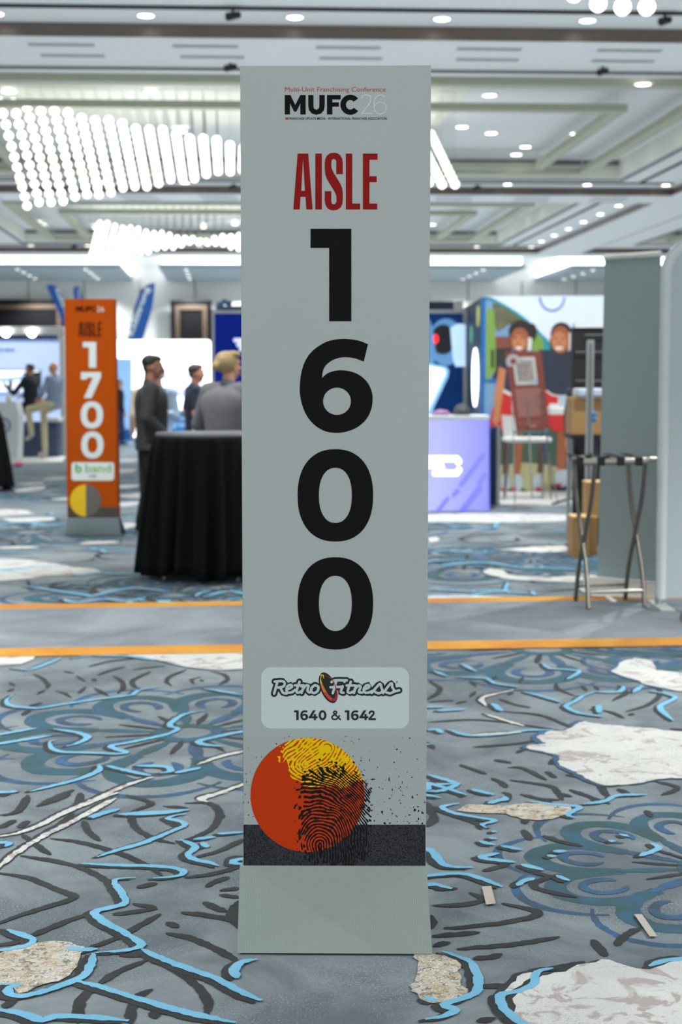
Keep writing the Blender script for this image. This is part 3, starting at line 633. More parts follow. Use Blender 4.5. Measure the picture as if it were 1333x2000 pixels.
def zero(pr, cx, cy, rx, ry, hx, hy, mi=0, e=2.28): 
    n = 72; 
    def pt(rx, ry, i, ee):
        a = 2*math.pi*i/n; c, q = math.cos(a), math.sin(a); return (cx+rx*math.copysign(abs(c)**(2/ee), c), cy+ry*math.copysign(abs(q)**(2/ee), q))
    o = [pr.w(pt(rx, ry, i, e), .0004) for i in range(n)]; h = [pr.w(pt(hx, hy, i, 2.25), .0004) for i in range(n)]
    pr.b.add(o+h, [(k, n+k, n+(k+1) % n, (k+1) % n) for k in range(n)], mi)
for cy, lab in ((967.5, 'upper black digit 0'), (1178.5, 'lower black digit 0')):
    pr = Print(YS); zero(pr, 655.5, cy, 73.8, 90.2, 32.2, 53.8); tag(pr.build('digit', ink, pan), lab)
# sponsor label
c4 = (490, 1290, 4.039)
pr = Print(YS, *c4); pr.rrect(83, 53, 1251, 537, 78, 0)
def six_(pr, x, y, w, h, mi, d): pr.poly([(x+(q.x-430)/488*w, y+(q.y-793)/627*h) for q in six], mi, [[(x+(679+93*math.cos(t*.1309)-430)/488*w, y+(1209+91*math.sin(t*.1309)-793)/627*h) for t in range(48)]], d)
for x in (0, 400):
    pr.poly([(x+343+a*36, 393+b_*78) for a, b_ in ((0, 0), (0, .207), (.457, .207), (.457, 1), (1, 1), (1, 0))], 1, (), .0008)
    six_(pr, x+391, 393, 62, 79, 1, .0008)
    pr.poly([(x+492, 393), (x+514, 393), (x+480, 448), (x+458, 448)], 1, (), .0008); pr.rect(x+458, 440, x+528, 456, 1, .0008); pr.rect(x+498, 422, x+516, 471, 1, .0008)
pr.ellp(567, 432, 31, 40, 1, .0008, hole=(13, 23)); pr.stroke([(938, 416), (944, 405), (958, 401), (970, 408), (970, 422), (958, 436), (936, 462)], 15, 1, .0008); pr.rect(930, 455, 988, 471, 1, .0008)
pr.stroke([(708, 466), (660, 420), (655, 408), (664, 400), (676, 404), (677, 415), (664, 426), (646, 438), (642, 452), (652, 463), (672, 464), (688, 454), (700, 436)], 12, 1, .0008)
pr.text('®', 1146, 162, 1164, 180, 1, d=.0008)
lab_ = tag(pr.build('sponsor_label', [M('label_pale_blue_white', (202, 216, 213), .6, var=.02), M('label_black_ink', (20, 26, 30), .6)], sign), 'pale rounded label with an italic black-edged logo and 1640 & 1642')
pr = Print(YS, *c4)
sw_ = [((185, 262), (212, 165)), ((190, 166), (250, 163), (268, 180), (258, 205), (215, 214)), ((235, 214), (255, 254), (285, 260)), ((290, 228), (326, 208), (316, 192), (292, 203), (282, 232), (294, 253), (326, 250), (350, 232)), ((385, 168), (363, 238), (372, 255), (396, 244)), ((350, 196), (412, 196)), ((400, 203), (418, 196), (402, 256)), ((412, 226), (436, 198), (456, 200), (448, 238), (465, 253)), ((508, 194), (482, 215), (480, 246), (502, 257), (528, 240), (534, 208), (508, 194)),
       ((638, 170), (668, 157), (758, 157)), ((676, 160), (648, 258)), ((630, 211), (715, 208)), ((726, 203), (712, 248), (732, 255)), ((738, 166), (740, 168)), ((790, 168), (766, 243), (784, 256), (806, 246)), ((758, 197), (825, 197)), ((832, 200), (815, 256)), ((820, 228), (850, 199), (868, 208), (854, 248), (880, 253)), ((900, 228), (936, 210), (928, 193), (905, 203), (892, 232), (906, 254), (938, 251), (958, 240)), ((955, 256), (1018, 186), (1032, 215), (1040, 242), (1012, 259), (985, 250)), ((1045, 257), (1108, 180), (1118, 212), (1132, 240), (1102, 259), (1072, 252)), ((1128, 246), (1172, 235))]
for s_ in sw_: pr.stroke(s_, 52, 0, .0008, smooth=len(s_) > 2)
pr.ellp(612, 215, 62, 128, 0, .0008, rot=-22)
for s_ in sw_: pr.stroke(s_, 20, 1, .0014, smooth=len(s_) > 2)
cr = crom([(x, y, 0) for x, y in ((560, 112), (552, 150), (562, 195), (582, 240), (608, 280), (636, 305), (660, 310), (674, 290), (679, 258), (672, 215), (655, 170), (628, 138), (590, 120))], 6)
for i in range(len(cr)-1):
    s = i/len(cr); w = 5+20*math.sin(math.pi*min(1, max(0, (.62-s)/.62+.1)))**.7 if s < .62 else 5+8*(1-s)
    pr.stroke([(cr[i].x, cr[i].y), (cr[i+1].x, cr[i+1].y)], w, 2+min(3, int(s*6.5)), .0011, smooth=False)
pr.poly([(543, 108), (558, 128), (562, 112), (580, 150), (577, 112)], 2, (), .0012)
pr.build('swoosh_logo', [M('logo_black', (18, 22, 24), .6), M('logo_white', (196, 212, 211), .6), M('logo_yellow', (222, 196, 30), .6), M('logo_amber', (214, 128, 40), .6), M('logo_orange_red', (204, 70, 38), .6), M('logo_red', (160, 40, 32), .6)], lab_)
# --- fingerprint artwork: ridge fields stored on a fine grid of the print
def artwork():
    x0, x1, y0, y1, st = 475.9, 831.6, 1438, 1690.8, .8
    nx = int((x1-x0)/st); ny = int((y1-y0)/st)
    gx = np.linspace(x0, x1, nx); gy = np.linspace(y0, y1, ny); X, Y = np.meshgrid(gx, gy)
    rg = np.random.RandomState(3)
    def vn(sc, seed):
        r = np.random.RandomState(seed); g = r.rand(90, 120); fx = (X-x0)/sc; fy = (Y-y0)/sc
        ix = fx.astype(int) % 118; iy = fy.astype(int) % 88; tx = fx-fx.astype(int); ty = fy-fy.astype(int); tx = tx*tx*(3-2*tx); ty = ty*ty*(3-2*ty)
        return (g[iy, ix]*(1-tx)+g[iy, ix+1]*tx)*(1-ty)+(g[iy+1, ix]*(1-tx)+g[iy+1, ix+1]*tx)*ty-.5
    n1, n2, n3, n4 = vn(26, 1), vn(5, 2), vn(12, 4), vn(3.2, 5)
    # yellow whorl, stretched along a rising diagonal
    a = math.radians(-34); dx = X-618; dy = Y-1478; u = dx*math.cos(a)+dy*math.sin(a); v = -dx*math.sin(a)+dy*math.cos(a)
    uu = np.maximum(np.abs(u)-26, 0); d = np.sqrt(uu**2*.75+v**2)
    ry = np.sin((d+n1*9+n3*2)*2*np.pi/5.6)+.55+n2*1.5
    my = 1-np.sqrt(((X-650)/103)**2+((Y-1471)/68)**2)+n3*.22
    my = np.minimum(my*8, (1545+(X-560)*.02-Y)*.08+n2*2)
    my = np.minimum(my, (X-549-np.maximum(0, (Y-1495))*.35)*.12+n2*2)
    fy_ = np.minimum(ry, my)
    blot = .9-np.sqrt(((X-637)/14)**2+((Y-1464)/9)**2)+n2; fy_ = np.maximum(fy_, np.minimum(blot*3, my))
    # black whorl with its core low, ridges sweeping up and right
    dx = X-626; dy = Y-1650; rr_ = np.sqrt((dx*1.05)**2+(np.minimum(dy, 0)*.82+np.maximum(dy, 0)*.15)**2)
    lean = np.where(dx > 0, dx*.0, 0)
    up = np.clip((1600-Y)/90, 0, 1.2)
    ph = rr_*(1-up*.0)+up*(dx*.42)+n1*10+n3*2
    rb = np.sin(ph*2*np.pi/5.5)+.32+n2*1.5+np.clip((1545-Y)/60, 0, 1)*.35
    mb = 1-np.sqrt((np.maximum(0, np.abs(X-652-(Y-1580)*.02)-22)/46)**2+(np.maximum(0, np.abs(Y-1595)-52)/44)**2)
    left = (X-584-np.maximum(0, Y-1640)*.55-np.maximum(0, 1530-Y)*.25)*.09
    mb = np.minimum(mb*6, left)+n2*3.2+n4*2.4*np.clip((1560-Y)/60+np.clip((X-700)/25, 0, 1), .0, 1.3)
    fb = np.minimum(rb, mb)
    # speckle dust
    sp = n4*2+n2*1.0; hz = np.clip((Y-1480)/140, 0, 1)**1.6
    dens = .34*hz*np.clip((X-690)/40, 0, 1)+.28*hz*np.clip((500-X)/12, 0, 1)
    out = np.sqrt((X-601)**2+(Y-1552.5)**2) > 111
    fs = (sp-1.0+dens*1.1)*4
    fb = np.where(out & (Y < 1611), np.maximum(fb, fs), fb)
    circ = 111.6-np.sqrt((X-601)**2+(Y-1552.5)**2)
    band = Y-1610.5
    def W(x, y):
        dr = [Fv[i]+Rv[i]*((x-666.5)/FPX)-Uv[i]*((y-1000)/FPX) for i in range(3)]; t = (YS-.0006)/dr[1]; return dr[0]*t, dr[2]*t+H
    wx, wz = W(X, Y); o0 = WLOC[pan.name]
    co = np.stack([wx-o0.x, np.full_like(wx, YS-.0006-o0.y), wz-o0.z], -1).reshape(-1, 3)*K
    idx = np.arange(nx*ny).reshape(ny, nx); q = np.stack([idx[:-1, :-1], idx[1:, :-1], idx[1:, 1:], idx[:-1, 1:]], -1).reshape(-1, 4)
    me = bpy.data.meshes.new('fingerprint_artwork'); me.vertices.add(len(co)); me.vertices.foreach_set('co', co.ravel())
    me.loops.add(q.size); me.loops.foreach_set('vertex_index', q.ravel()); me.polygons.add(len(q)); me.polygons.foreach_set('loop_start', np.arange(0, q.size, 4)); me.update()
    for nm, F in (('ridge_a', fy_), ('ridge_b', fb), ('disc', circ), ('band', band)):
        at = me.attributes.new(nm, 'FLOAT', 'POINT'); at.data.foreach_set('value', F.ravel().astype(np.float32))
    m = bpy.data.materials.new('fingerprint_print'); m.use_nodes = True; nt = m.node_tree; L = nt.links.new; p = nt.nodes['Principled BSDF']; p.inputs['Roughness'].default_value = .75; p.inputs['Specular IOR Level'].default_value = .12
    def thr(nm):
        at = nt.nodes.new('ShaderNodeAttribute'); at.attribute_name = nm; g = nt.nodes.new('ShaderNodeMath'); g.operation = 'GREATER_THAN'; L(at.outputs['Fac'], g.inputs[0]); g.inputs[1].default_value = 0; return g.outputs[0]
    def mix(f, x, y):
        n = nt.nodes.new('ShaderNodeMix'); n.data_type = 'RGBA'; L(f, n.inputs[0])
        for i, s in ((6, x), (7, y)):
            if isinstance(s, tuple): n.inputs[i].default_value = s
            else: L(s, n.inputs[i])
        return n.outputs[2]
    tc = nt.nodes.new('ShaderNodeTexCoord'); nz = nt.nodes.new('ShaderNodeTexNoise'); nz.inputs['Scale'].default_value = 330; nz.inputs['Detail'].default_value = 2; L(tc.outputs['Object'], nz.inputs['Vector'])
    cr_ = nt.nodes.new('ShaderNodeValToRGB'); cr_.color_ramp.elements[0].position = .50; cr_.color_ramp.elements[1].position = .54; L(nz.outputs['Fac'], cr_.inputs[0])
    dark = mix(cr_.outputs[0], lin((62, 62, 68)), lin((36, 38, 41)))
    c = mix(thr('band'), tuple(q*.965 for q in lin((172, 180, 178))[:3])+(1,), dark); c = mix(thr('disc'), c, lin((196, 58, 14)))
    sel = nt.nodes.new('ShaderNodeMath'); sel.operation = 'MULTIPLY'; L(thr('disc'), sel.inputs[0]); L(thr('ridge_a'), sel.inputs[1])
    c = mix(sel.outputs[0], c, lin((240, 200, 8))); c = mix(thr('ridge_b'), c, lin((26, 25, 27))); L(c, p.inputs['Base Color'])
    me.materials.append(m); o = bpy.data.objects.new('fingerprint_artwork', me); COL.objects.link(o); o.parent = pan; WLOC[o.name] = o0
    tag(o, 'orange disc with yellow and black fingerprints over a dark band')
artwork()
# ------------------------------------------------------------------ the orange aisle sign
YO = 14.55
org = M('sign_orange_board', (166, 70, 6), .8, var=.03, spec=.1); s2 = empty('aisle_sign', (P(178, 1040, YO).x, YO+.05, 0), 'orange cardboard aisle sign reading AISLE 1700 left of the black table', 'sign')
pan2 = board_box(s2, ((126, 584), (131.5, 1012), (231, 1012), (223.5, 584)), YO, .14, 'panel', org)
a = G(127, 1047); b_ = G(236, 1047); t0 = P(131, 1012, YO-.01); t1 = P(231, 1012, YO-.01)
MB().slab([t0, a, b_, t1], (0, .02, 0)).slab([t0+Vector((0, .15, 0)), a+Vector((0, .36, 0)), b_+Vector((0, .36, 0)), t1+Vector((0, .15, 0))], (0, .02, 0)).build('base_flap', M('sign_base_pale', (196, 206, 204), .8), s2)
c7 = (100, 560, 3.226)
brn = M('sign_dark_brown_ink', (52, 24, 10), .8, spec=.1); pw = M('sign_cool_white_ink', (204, 216, 216), .7)
pr = Print(YO-.001, *c7); 
pr.text('MUFC', 155, 122, 284, 158, 0, off=.05); pr.text('26', 288, 124, 334, 158, 2, off=-.005)
pr.build('conference_logo', [brn, brn, pw], pan2); pr = Print(YO-.001, *c7)
def tsc(pts): return [(172+(x-387)*.2605, 222+(y-610)*.247) for x, y in pts]
pr.poly(tsc([(416, 615), (387, 988), (430, 988), (435, 904), (469, 904), (474, 988), (516, 988), (487, 615)]), 0, [tsc([(452, 650), (440, 864), (465, 864)])])
q0, q1 = tsc([(534, 615), (578, 988)]); pr.rect(*q0, *q1)
pr.poly(tsc([(718, 752), (718, 680), (700, 625), (657, 609), (612, 628), (597, 680), (601, 755), (613, 788), (676, 912), (676, 935), (657, 954), (641, 935), (641, 866), (597, 866), (597, 930), (617, 982), (657, 994), (704, 974), (718, 920), (718, 875), (701, 815), (641, 690), (641, 670), (657, 650), (674, 668), (674, 752)]))
pr.poly(tsc([(738, 615), (738, 988), (834, 988), (834, 948), (781, 948), (781, 615)]))
pr.poly(tsc([(852, 615), (852, 988), (948, 988), (948, 948), (896, 948), (896, 806), (944, 806), (944, 766), (896, 766), (896, 656), (950, 656), (950, 615)]))
pr.build('headline_lettering', [brn, brn, pw], pan2)
pr = Print(YO-.001, *c7); d1(pr, 200, 348, 84, 162, 0); tag(pr.build('digit', pw, pan2), 'white digit 1')
pr = Print(YO-.001, *c7); pr.poly([(188, 538), (188, 584), (226, 584), (226, 572), (264, 572), (206, 702), (254, 702), (314, 570), (314, 538)]); tag(pr.build('digit', pw, pan2), 'white digit 7')
for cx, cy, lab in ((257, 808, 'upper white digit 0'), (260, 997, 'lower white digit 0')):
    pr = Print(YO-.001, *c7); zero(pr, cx, cy, 70, 85, 31, 50); tag(pr.build('digit', pw, pan2), lab)
pr = Print(YO-.001, *c7); pr.rrect(128, 1106, 397, 1221, 18, 0); g_ = 1
pr.text('band', 215, 1118, 378, 1170, 1, off=.01, d=.002); pr.stroke([(158, 1122), (158, 1160)], 14, 1, .002); pr.ellp(172, 1152, 22, 22, 1, .002, hole=(9, 9)); pr.text('1726', 238, 1184, 284, 1203, 2, off=.03, d=.002)
pr.build('sponsor_label', [M('label_white', (214, 222, 220), .6), M('label_green_ink', (88, 178, 92), .6), M('label_small_ink', (96, 90, 86), .6)], pan2)
pr = Print(YO-.001, *c7); pr.rect(107, 1388, 423, 1460, 2, .0005)
pr.ellp(218, 1347, 100, 101, 0, .002, a0=90, a1=270, n=30); pr.ellp(218, 1347, 98, 101, 1, .002, a0=-90, a1=90, n=30)
pr.build('disc_artwork', [M('disc_yellow', (222, 182, 10), .7), M('disc_taupe', (96, 92, 88), .7), M('band_dark_taupe', (66, 58, 56), .7)], pan2)
# tape strips stuck on the carpet
tape = M('masking_tape_tan', (176, 168, 156), .6)
for q, lab in (([(296, 492), (345, 490), (368, 580), (318, 586)], 'short strip of tan tape on the carpet close to the right of the grey sign'), ([(1085, 637), (1125, 636), (1205, 750), (1165, 752)], 'slanting strip of tan tape on the dark petals of the carpet at right')):
    pts = [G(830+x/2.65, 1550+y/2.65)+Vector((0, 0, .0068)) for x, y in q][::-1]
    tag(MB().slab(pts, (0, 0, .0006)).build('tape_strip', tape), lab, 'tape')
# ------------------------------------------------------------------ black draped high table
cloth = M('black_polyester_cloth', (13, 14, 16), .8, var=.2, vs=20, spec=.15)
def high_table(cx, cy, r, zt, lab, lab2, seed, cat='table'):
    e = empty('cocktail_table', (cx, cy, 0), lab, cat)
    MB().lathe((cx, cy, zt), [(0, -.03), (r, -.03), (r, 0), (0, 0)], n=48).build('tabletop', M('tabletop_grey_laminate', (118, 120, 124), .5), e)
    MB().cyl((cx, cy, .05), (cx, cy, zt-.03), .035).build('pole', chrome, e)
    for k in range(4):
        a = k*1.5708+.6; d = Vector((math.cos(a), math.sin(a), 0)); c = Vector((cx, cy, 0))
        MB().tube([c+d*.03+Vector((0, 0, .12)), c+d*.3+Vector((0, 0, .06)), c+d*(r*.98)+Vector((0, 0, .012))], .014).build('leg', chrome, e)
        MB().cyl(c+d*(r*.98), c+d*(r*.98)+Vector((0, 0, .03)), .022).build('foot', chrome, e)
    rnd = random.Random(seed); ph = [rnd.uniform(0, 6.28) for _ in range(3)]
    prof = [(r+.006, zt-.03), (r+.012, zt-.06)]
    for i in range(1, 15): s = i/14; prof.append((r+.02+.10*s, (zt-.06)*(1-s)+.055*s))
    n = 288; vs = []
    for j, (rr_, z) in enumerate(prof):
        s = max(0, (j-1)/14)
        for i in range(n):
            a = 2*math.pi*i/n; f = math.sin(19*a+ph[0]+.8*math.sin(3*a+ph[1])); f = f*.6+.4*math.sin(31*a+ph[2]+s)
            vs.append(Vector((cx, cy, 0))+Vector((math.cos(a), math.sin(a), 0))*(rr_+(.006+.066*s**.7)*f*min(1, j))+Vector((0, 0, z+(.022*math.sin(5*a+ph[1])+.016*math.sin(9*a))*(s**6))))
    b = MB(); b.add(vs, [(j*n+i, j*n+(i+1) % n, (j+1)*n+(i+1) % n, (j+1)*n+i) for j in range(len(prof)-1) for i in range(n)], 0, True)
    o = b.build('tablecloth', cloth); so = o.modifiers.new('thick', 'SOLIDIFY'); so.thickness = .003; so.offset = -1
    tag(o, lab2, 'tablecloth'); return e
c = P(413, 1123, 11.6); high_table(c.x, 11.6, .44, 1.178, 'tall round cocktail table with a grey top between the two aisle signs', 'floor-length black pleated cloth round the table between the two signs', 1)
cx = P(-52, 900, 20.9).x; high_table(cx, 20.9, .40, 1.178, 'cocktail table cut off by the left edge of the picture', 'black cloth of the high table cut off by the left picture edge', 5)
# ------------------------------------------------------------------ left booths
def emi(n, rgb, s, **k): return M(n, rgb, .5, em=rgb, es=s, **k)
alu = M('anodised_aluminium', (176, 180, 180), .35, .6)
paleframe = M('booth_frame_white', (214, 216, 212), .5)
YB = 31.0
def wx(px, Y): return P(px, 749, Y).x
def wz(py, Y, px=600): return P(px, py, Y).z
x1 = wx(128, YB); z1 = wz(638, YB, 60)
b5 = empty('exhibit_booth', (x1-3.2, YB, 0), 'pale blue glowing booth with a white frame behind the orange sign at far left', 'booth')
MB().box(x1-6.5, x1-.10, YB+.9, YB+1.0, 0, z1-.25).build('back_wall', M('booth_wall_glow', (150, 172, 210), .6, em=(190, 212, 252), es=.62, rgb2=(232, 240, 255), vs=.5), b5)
MB().box(x1-.11, x1, YB-.05, YB+.95, 0, z1-.16).build('frame_post', paleframe, b5, bevel=.01)
MB().box(x1-6.5, x1, YB-.05, YB+.95, z1-.15, z1).build('header', paleframe, b5, bevel=.01)
for px in (-25, 12, 63):
    p = P(px, 649, YB-.07); MB().cyl(p, p+Vector((0, -.04, -.03)), .085, n=20).build('booth_lamp', emi('booth_lamp_glow', (255, 252, 245), 14), b5)
mural = M('booth_text_blue', (120, 158, 222), .6); pr = Print(YB+.89)
for y, x in ((664, 112), (684, 24)): 
    xx = -30; rnd = random.Random(y)
    while xx < x:
        w = rnd.uniform(2, 5); pr.rect(xx, y-rnd.uniform(2.5, 4), xx+w, y+4 if y < 670 else y+3, 0); xx += w+1.5
pr.build('faded_lettering', mural, b5)
tv = empty('wall_screen', (wx(20, YB+.7), YB+.7, wz(763, YB+.7)), 'wide wall screen with a bright mountain picture at far left', 'screen')
pr = Print(YB+.62); MB().slab([P(-60, 722, YB+.68), P(-60, 770, YB+.68), P(78, 770, YB+.68), P(78, 722, YB+.68)], (0, .15, 0)).build('screen_body', blackm, tv)
pr.rect(-60, 724, 77, 768, 0); pr.poly([(-60, 724), (-60, 740), (30, 735), (77, 726), (77, 724)], 1, d=.004); pr.poly([(-60, 752), (-20, 738), (5, 748), (40, 742), (60, 764), (-60, 764)], 2, d=.006); pr.poly([(40, 728), (77, 726), (77, 742), (55, 738)], 3, d=.008)
pr.build('screen_picture', [emi('screen_mist', (150, 180, 226), 1.0), emi('screen_white_sky', (250, 252, 255), 1.3), emi('screen_cloud', (228, 238, 252), 1.3), M('screen_dark_green', (18, 48, 40), .4)], tv)
bn = empty('bench_counter', (wx(90, 30.6), 30.6, 0), 'dark blue padded bench front with a pale seat under the seated men', 'bench')
MB().box(wx(36, 30.8), wx(116, 30.8), 30.5, 30.92, .025, wz(822, 30.8)).build('front', M('bench_navy', (78, 92, 126), .6, var=.2, vs=1), bn)
MB().box(wx(95, 30.8), wx(121, 30.8), 30.35, 30.92, wz(822, 30.8), wz(814, 30.8)).build('seat', paleframe, bn, bevel=.015)
ct = empty('counter', (wx(18, 28.6), 28.6, 0), 'white flared counter with a round blue emblem at the left edge', 'counter')
q = [P(-30, 788, 28.4), P(-30, 898, 28.4), P(33, 898, 28.4), P(36, 810, 28.4), P(30, 786, 28.4)]
for p in q: p.z = max(.0, p.z)
MB().slab(q, (0, .5, 0)).build('body', white, ct, bevel=.01)
pr = Print(28.38); pr.ellp(6, 831, 15, 15, 0, hole=(11.5, 11.5)); pr.ellp(5, 831, 6, 6, 0); pr.build('emblem', M('emblem_slate_blue', (110, 128, 180), .6), ct)
MB().lathe((wx(17, 28.6), 28.6, wz(786, 28.4)+.012), [(0, 0), (.05, 0), (.06, .13), (0, .13)], n=16).build('paper_cup', M('cup_cream', (232, 224, 196), .7), None)
tag(bpy.data.objects['paper_cup'], 'cream paper cup on the white flared counter at far left', 'cup')
shoe_pink = tag(MB().ell(G(36, 912)+Vector((0, 0, .055)), (.09, .12, .05)).build('folded_bag', M('hot_pink_fabric', (236, 120, 160), .7)), 'small bright pink bag on the floor at the foot of the white counter', 'bag')
g0 = [G(15, 907), G(120, 904), G(128, 893), G(10, 893)]
tag(MB().slab([p+Vector((0, 0, .003)) for p in g0], (0, 0, .02)).build('booth_platform', M('platform_pale', (216, 218, 214), .6)), 'pale low floor platform edge in front of the glowing booth at left', 'platform')
# lightbox wall
YL = 38.5
lb = empty('lightbox_wall', (wx(320, YL), YL, 0), 'large blank white glowing lightbox wall behind the man in black', 'lightbox')
q = (228, 411.5, 663); xa, xb = wx(200, YL), wx(411.5, YL); zt = wz(664, YL, 320)
MB().box(xa, xb, YL, YL+.25, .15, zt).build('light_panel', emi('lightbox_white', (250, 252, 255), 2.6), lb, bevel=.06)
MB().box(xa, xb, YL+.02, YL+.3, 0, .15).build('plinth', alu, lb)
pr = Print(YL-.02); pr.rect(320, 728, 398, 776, 0); pr.rect(322, 744, 396, 758, 1, d=.02); pr.rect(326, 762, 394, 774, 2, d=.02); pr.rrect(330, 733, 390, 741, 3, 1, d=.02)
pr.build('printed_scene', [emi('print_ice_blue', (196, 216, 252), 1.1), emi('print_white_glow', (246, 248, 255), 1.2), emi('print_lilac', (190, 196, 246), 1.0)], lb)
ds = empty('counter', (wx(350, 36), 36, 0), 'blue counter with white lettering between the man in black and the navy polo man', 'counter')
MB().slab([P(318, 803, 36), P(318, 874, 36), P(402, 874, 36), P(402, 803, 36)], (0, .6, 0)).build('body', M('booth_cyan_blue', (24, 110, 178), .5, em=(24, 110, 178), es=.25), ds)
MB().box(wx(316, 36), wx(404, 36), 35.95, 36.7, wz(803, 36), wz(801, 36)+.02).build('countertop', white, ds)
pr = Print(35.99); pr.text('Elect', 338, 812, 372, 821, 0, off=.03); pr.text('green', 336, 826, 372, 838, 0, off=.03); pr.build('lettering', M('letter_pale_blue', (170, 206, 236), .6), ds)
tag(MB().box(wx(340, 36.2), wx(364, 36.2), 36.1, 36.4, wz(801, 36)+.025, wz(795, 36)+.03).build('display_tray', emi('tray_white', (250, 250, 255), 1.4), None, bevel=.02), 'small bright white tray on the blue trade show counter', 'tray')
kb = empty('printed_banner', (wx(242, 37.6), 37.6, 0), 'tall pale blue printed panel right beside the orange sign', 'panel')
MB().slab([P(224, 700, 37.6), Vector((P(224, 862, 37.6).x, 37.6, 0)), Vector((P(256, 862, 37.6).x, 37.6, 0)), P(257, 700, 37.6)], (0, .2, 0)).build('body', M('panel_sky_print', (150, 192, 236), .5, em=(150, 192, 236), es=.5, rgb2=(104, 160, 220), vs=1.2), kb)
MB().slab([P(224, 838, 37.58), P(224, 861, 37.58), P(256, 861, 37.58), P(256, 838, 37.58)], (0, .01, 0)).build('foot_panel', M('panel_royal_blue', (28, 112, 196), .5), kb)
# feather flags
def flag(pts, poleb, lab, txt, tq):
    Y = 44.0; c = P(poleb[0], poleb[1], Y)
    e = empty('feather_flag', (c.x, Y, 0), lab, 'flag', 'blue feather flags at the far wall')
    q = crom([P(x, y, Y) for x, y in pts+[pts[0]]], .12)[:-1]
    MB().slab(q, (0, .02, 0)).build('banner', M('flag_royal_blue', (12, 78, 156), .7), e)
    pts_ = [Vector((c.x, Y+.03, .0))]+[P(x, y, Y+.03) for x, y in poleb[2]]
    MB().tube(pts_, .025, n=8).build('pole', blackm, e)
    MB().box(c.x-.3, c.x+.3, Y-.2, Y+.3, 0, .02).build('base_plate', blackm, e)
    v, f = text_pts(txt, .03); (x0, y0), (x1, y1), h = tq
    d = Vector((x1-x0, y1-y0, 0)); n = Vector((d.y, -d.x, 0)).normalized()*h
    MB().add([P(x0+a*d.x+b*n.x-0*n.x, y0+a*d.y+b*n.y, Y-.01) for a, b in v], f).build('lettering', wht, e)
flag([(90, 558), (100, 555), (112, 560), (122, 578), (130, 606), (136, 640), (128, 640), (114, 610), (98, 575)], (133, 640, [(131, 645), (124, 600), (114, 570), (98, 557)]), 'blue feather flag leaning behind the left side of the orange sign top', 'KidStrong', ((105, 566), (131, 630), 11))
flag([(143, 562), (150, 559), (158, 566), (161, 585), (158, 620), (150, 620), (145, 590)], (161, 640, [(160, 620), (161, 585), (156, 565), (150, 559)]), 'short tip of a blue feather flag rising over the orange sign', 'KidStrong', ((151, 566), (156, 630), 5))
flag([(303, 553), (288, 556), (274, 572), (262, 612), (250, 672), (272, 676), (286, 640), (298, 596)], (256, 690, [(252, 665), (263, 605), (276, 567), (302, 553)]), 'tall blue feather flag between the orange sign and the bronze-framed door', 'KidStrong', ((263, 658), (296, 563), 15))
# ------------------------------------------------------------------ blue and phone-picture booth behind the grey sign
YC = 23.0
bb = empty('exhibit_booth', (wx(660, YC), YC, 0), 'dark blue lightbox booth wall running behind the grey aisle sign', 'booth')
MB().slab([P(414, 606, YC), Vector((wx(414, YC), YC, 0)), Vector((wx(912, YC), YC, 0)), P(912, 606, YC)], (0, .25, 0)).build('wall_frame', alu, bb, bevel=.01)
pr = Print(YC-.02); pr.rect(419, 612, 655, 870, 0); pr.rect(655, 612, 905, 870, 1, d=.001)
for i, (xa, y) in enumerate(((456, 664.5), (462, 673.5), (467, 682))): pr.rrect(xa, y-4, 560, y+4, 3.9, 2, d=.03)
pr.build('blue_graphic', [M('graphic_royal_blue', (2, 30, 120), .5, em=(0, 40, 160), es=.22, spec=.1), M('graphic_midnight', (14, 34, 70), .5, em=(14, 44, 100), es=.2, spec=.1, rgb2=(20, 84, 160), vs=.8), M('graphic_white', (225, 232, 250), .5, em=(225, 232, 250), es=.5)], bb)
pr = Print(YC-.02)
pr.ellp(872, 668, 34, 46, 0, d=.02, n=40); pr.ellp(866, 663, 24, 29, 1, d=.04, n=40); pr.ellp(852, 662, 5, 9, 2, d=.06)
pr.poly([(885, 700), (880, 640), (896, 632), (910, 634), (910, 716), (890, 716)], 3, d=.05)
pr.poly([(838, 620), (846, 640), (852, 690), (848, 712), (838, 712)], 0, d=.05)
pr.build('round_lens_picture', [emi('lens_haze_blue', (96, 150, 200), .4), M('lens_dark', (14, 20, 38), .4), emi('lens_red_light', (250, 40, 40), 1.1), emi('lens_pale_glow', (176, 206, 236), .75)], bb)
pr = Print(YC-.02); pr.poly([(780, 700), (872, 716), (878, 724), (876, 736), (840, 812), (780, 812)], 0, d=.07); pr.poly([(780, 706), (866, 721), (870, 728), (830, 812), (780, 812)], 1, d=.09)
pr.build('tablet_picture', [emi('tablet_edge_blue', (140, 190, 226), .6), emi('tablet_white', (244, 246, 255), 1.3)], bb)
MB().box(wx(428, YC+1.4), wx(893, YC+1.4), YC+1.3, YC+1.6, wz(640, YC+1.4), wz(590, YC+1.4, 660)).build('rear_header', M('header_dark_blue', (34, 62, 92), .5), bb)
MB().box(wx(440, YC+1.2), wx(640, YC+1.2), YC+1.1, YC+1.25, wz(597, YC+1.2), wz(590, YC+1.2)).build('light_bar', emi('lightbar_white', (250, 250, 250), 1.2), bb)
MB().box(wx(888, YC+.5), wx(904, YC+.5), YC+.4, YC+.7, wz(606, YC+.5, 900), wz(588, YC+.5, 900)).build('power_box', paleframe, bb, bevel=.01)
p = P(438, 588, YC+.6); tag(MB().cyl(p, p+Vector((.1, -.1, -.05)), .05).ell(p+Vector((-.07, 0, -.10)), (.07, .1, .10)).build('stage_lamp', M('lamp_blue_grey', (84, 118, 160), .4), bb))
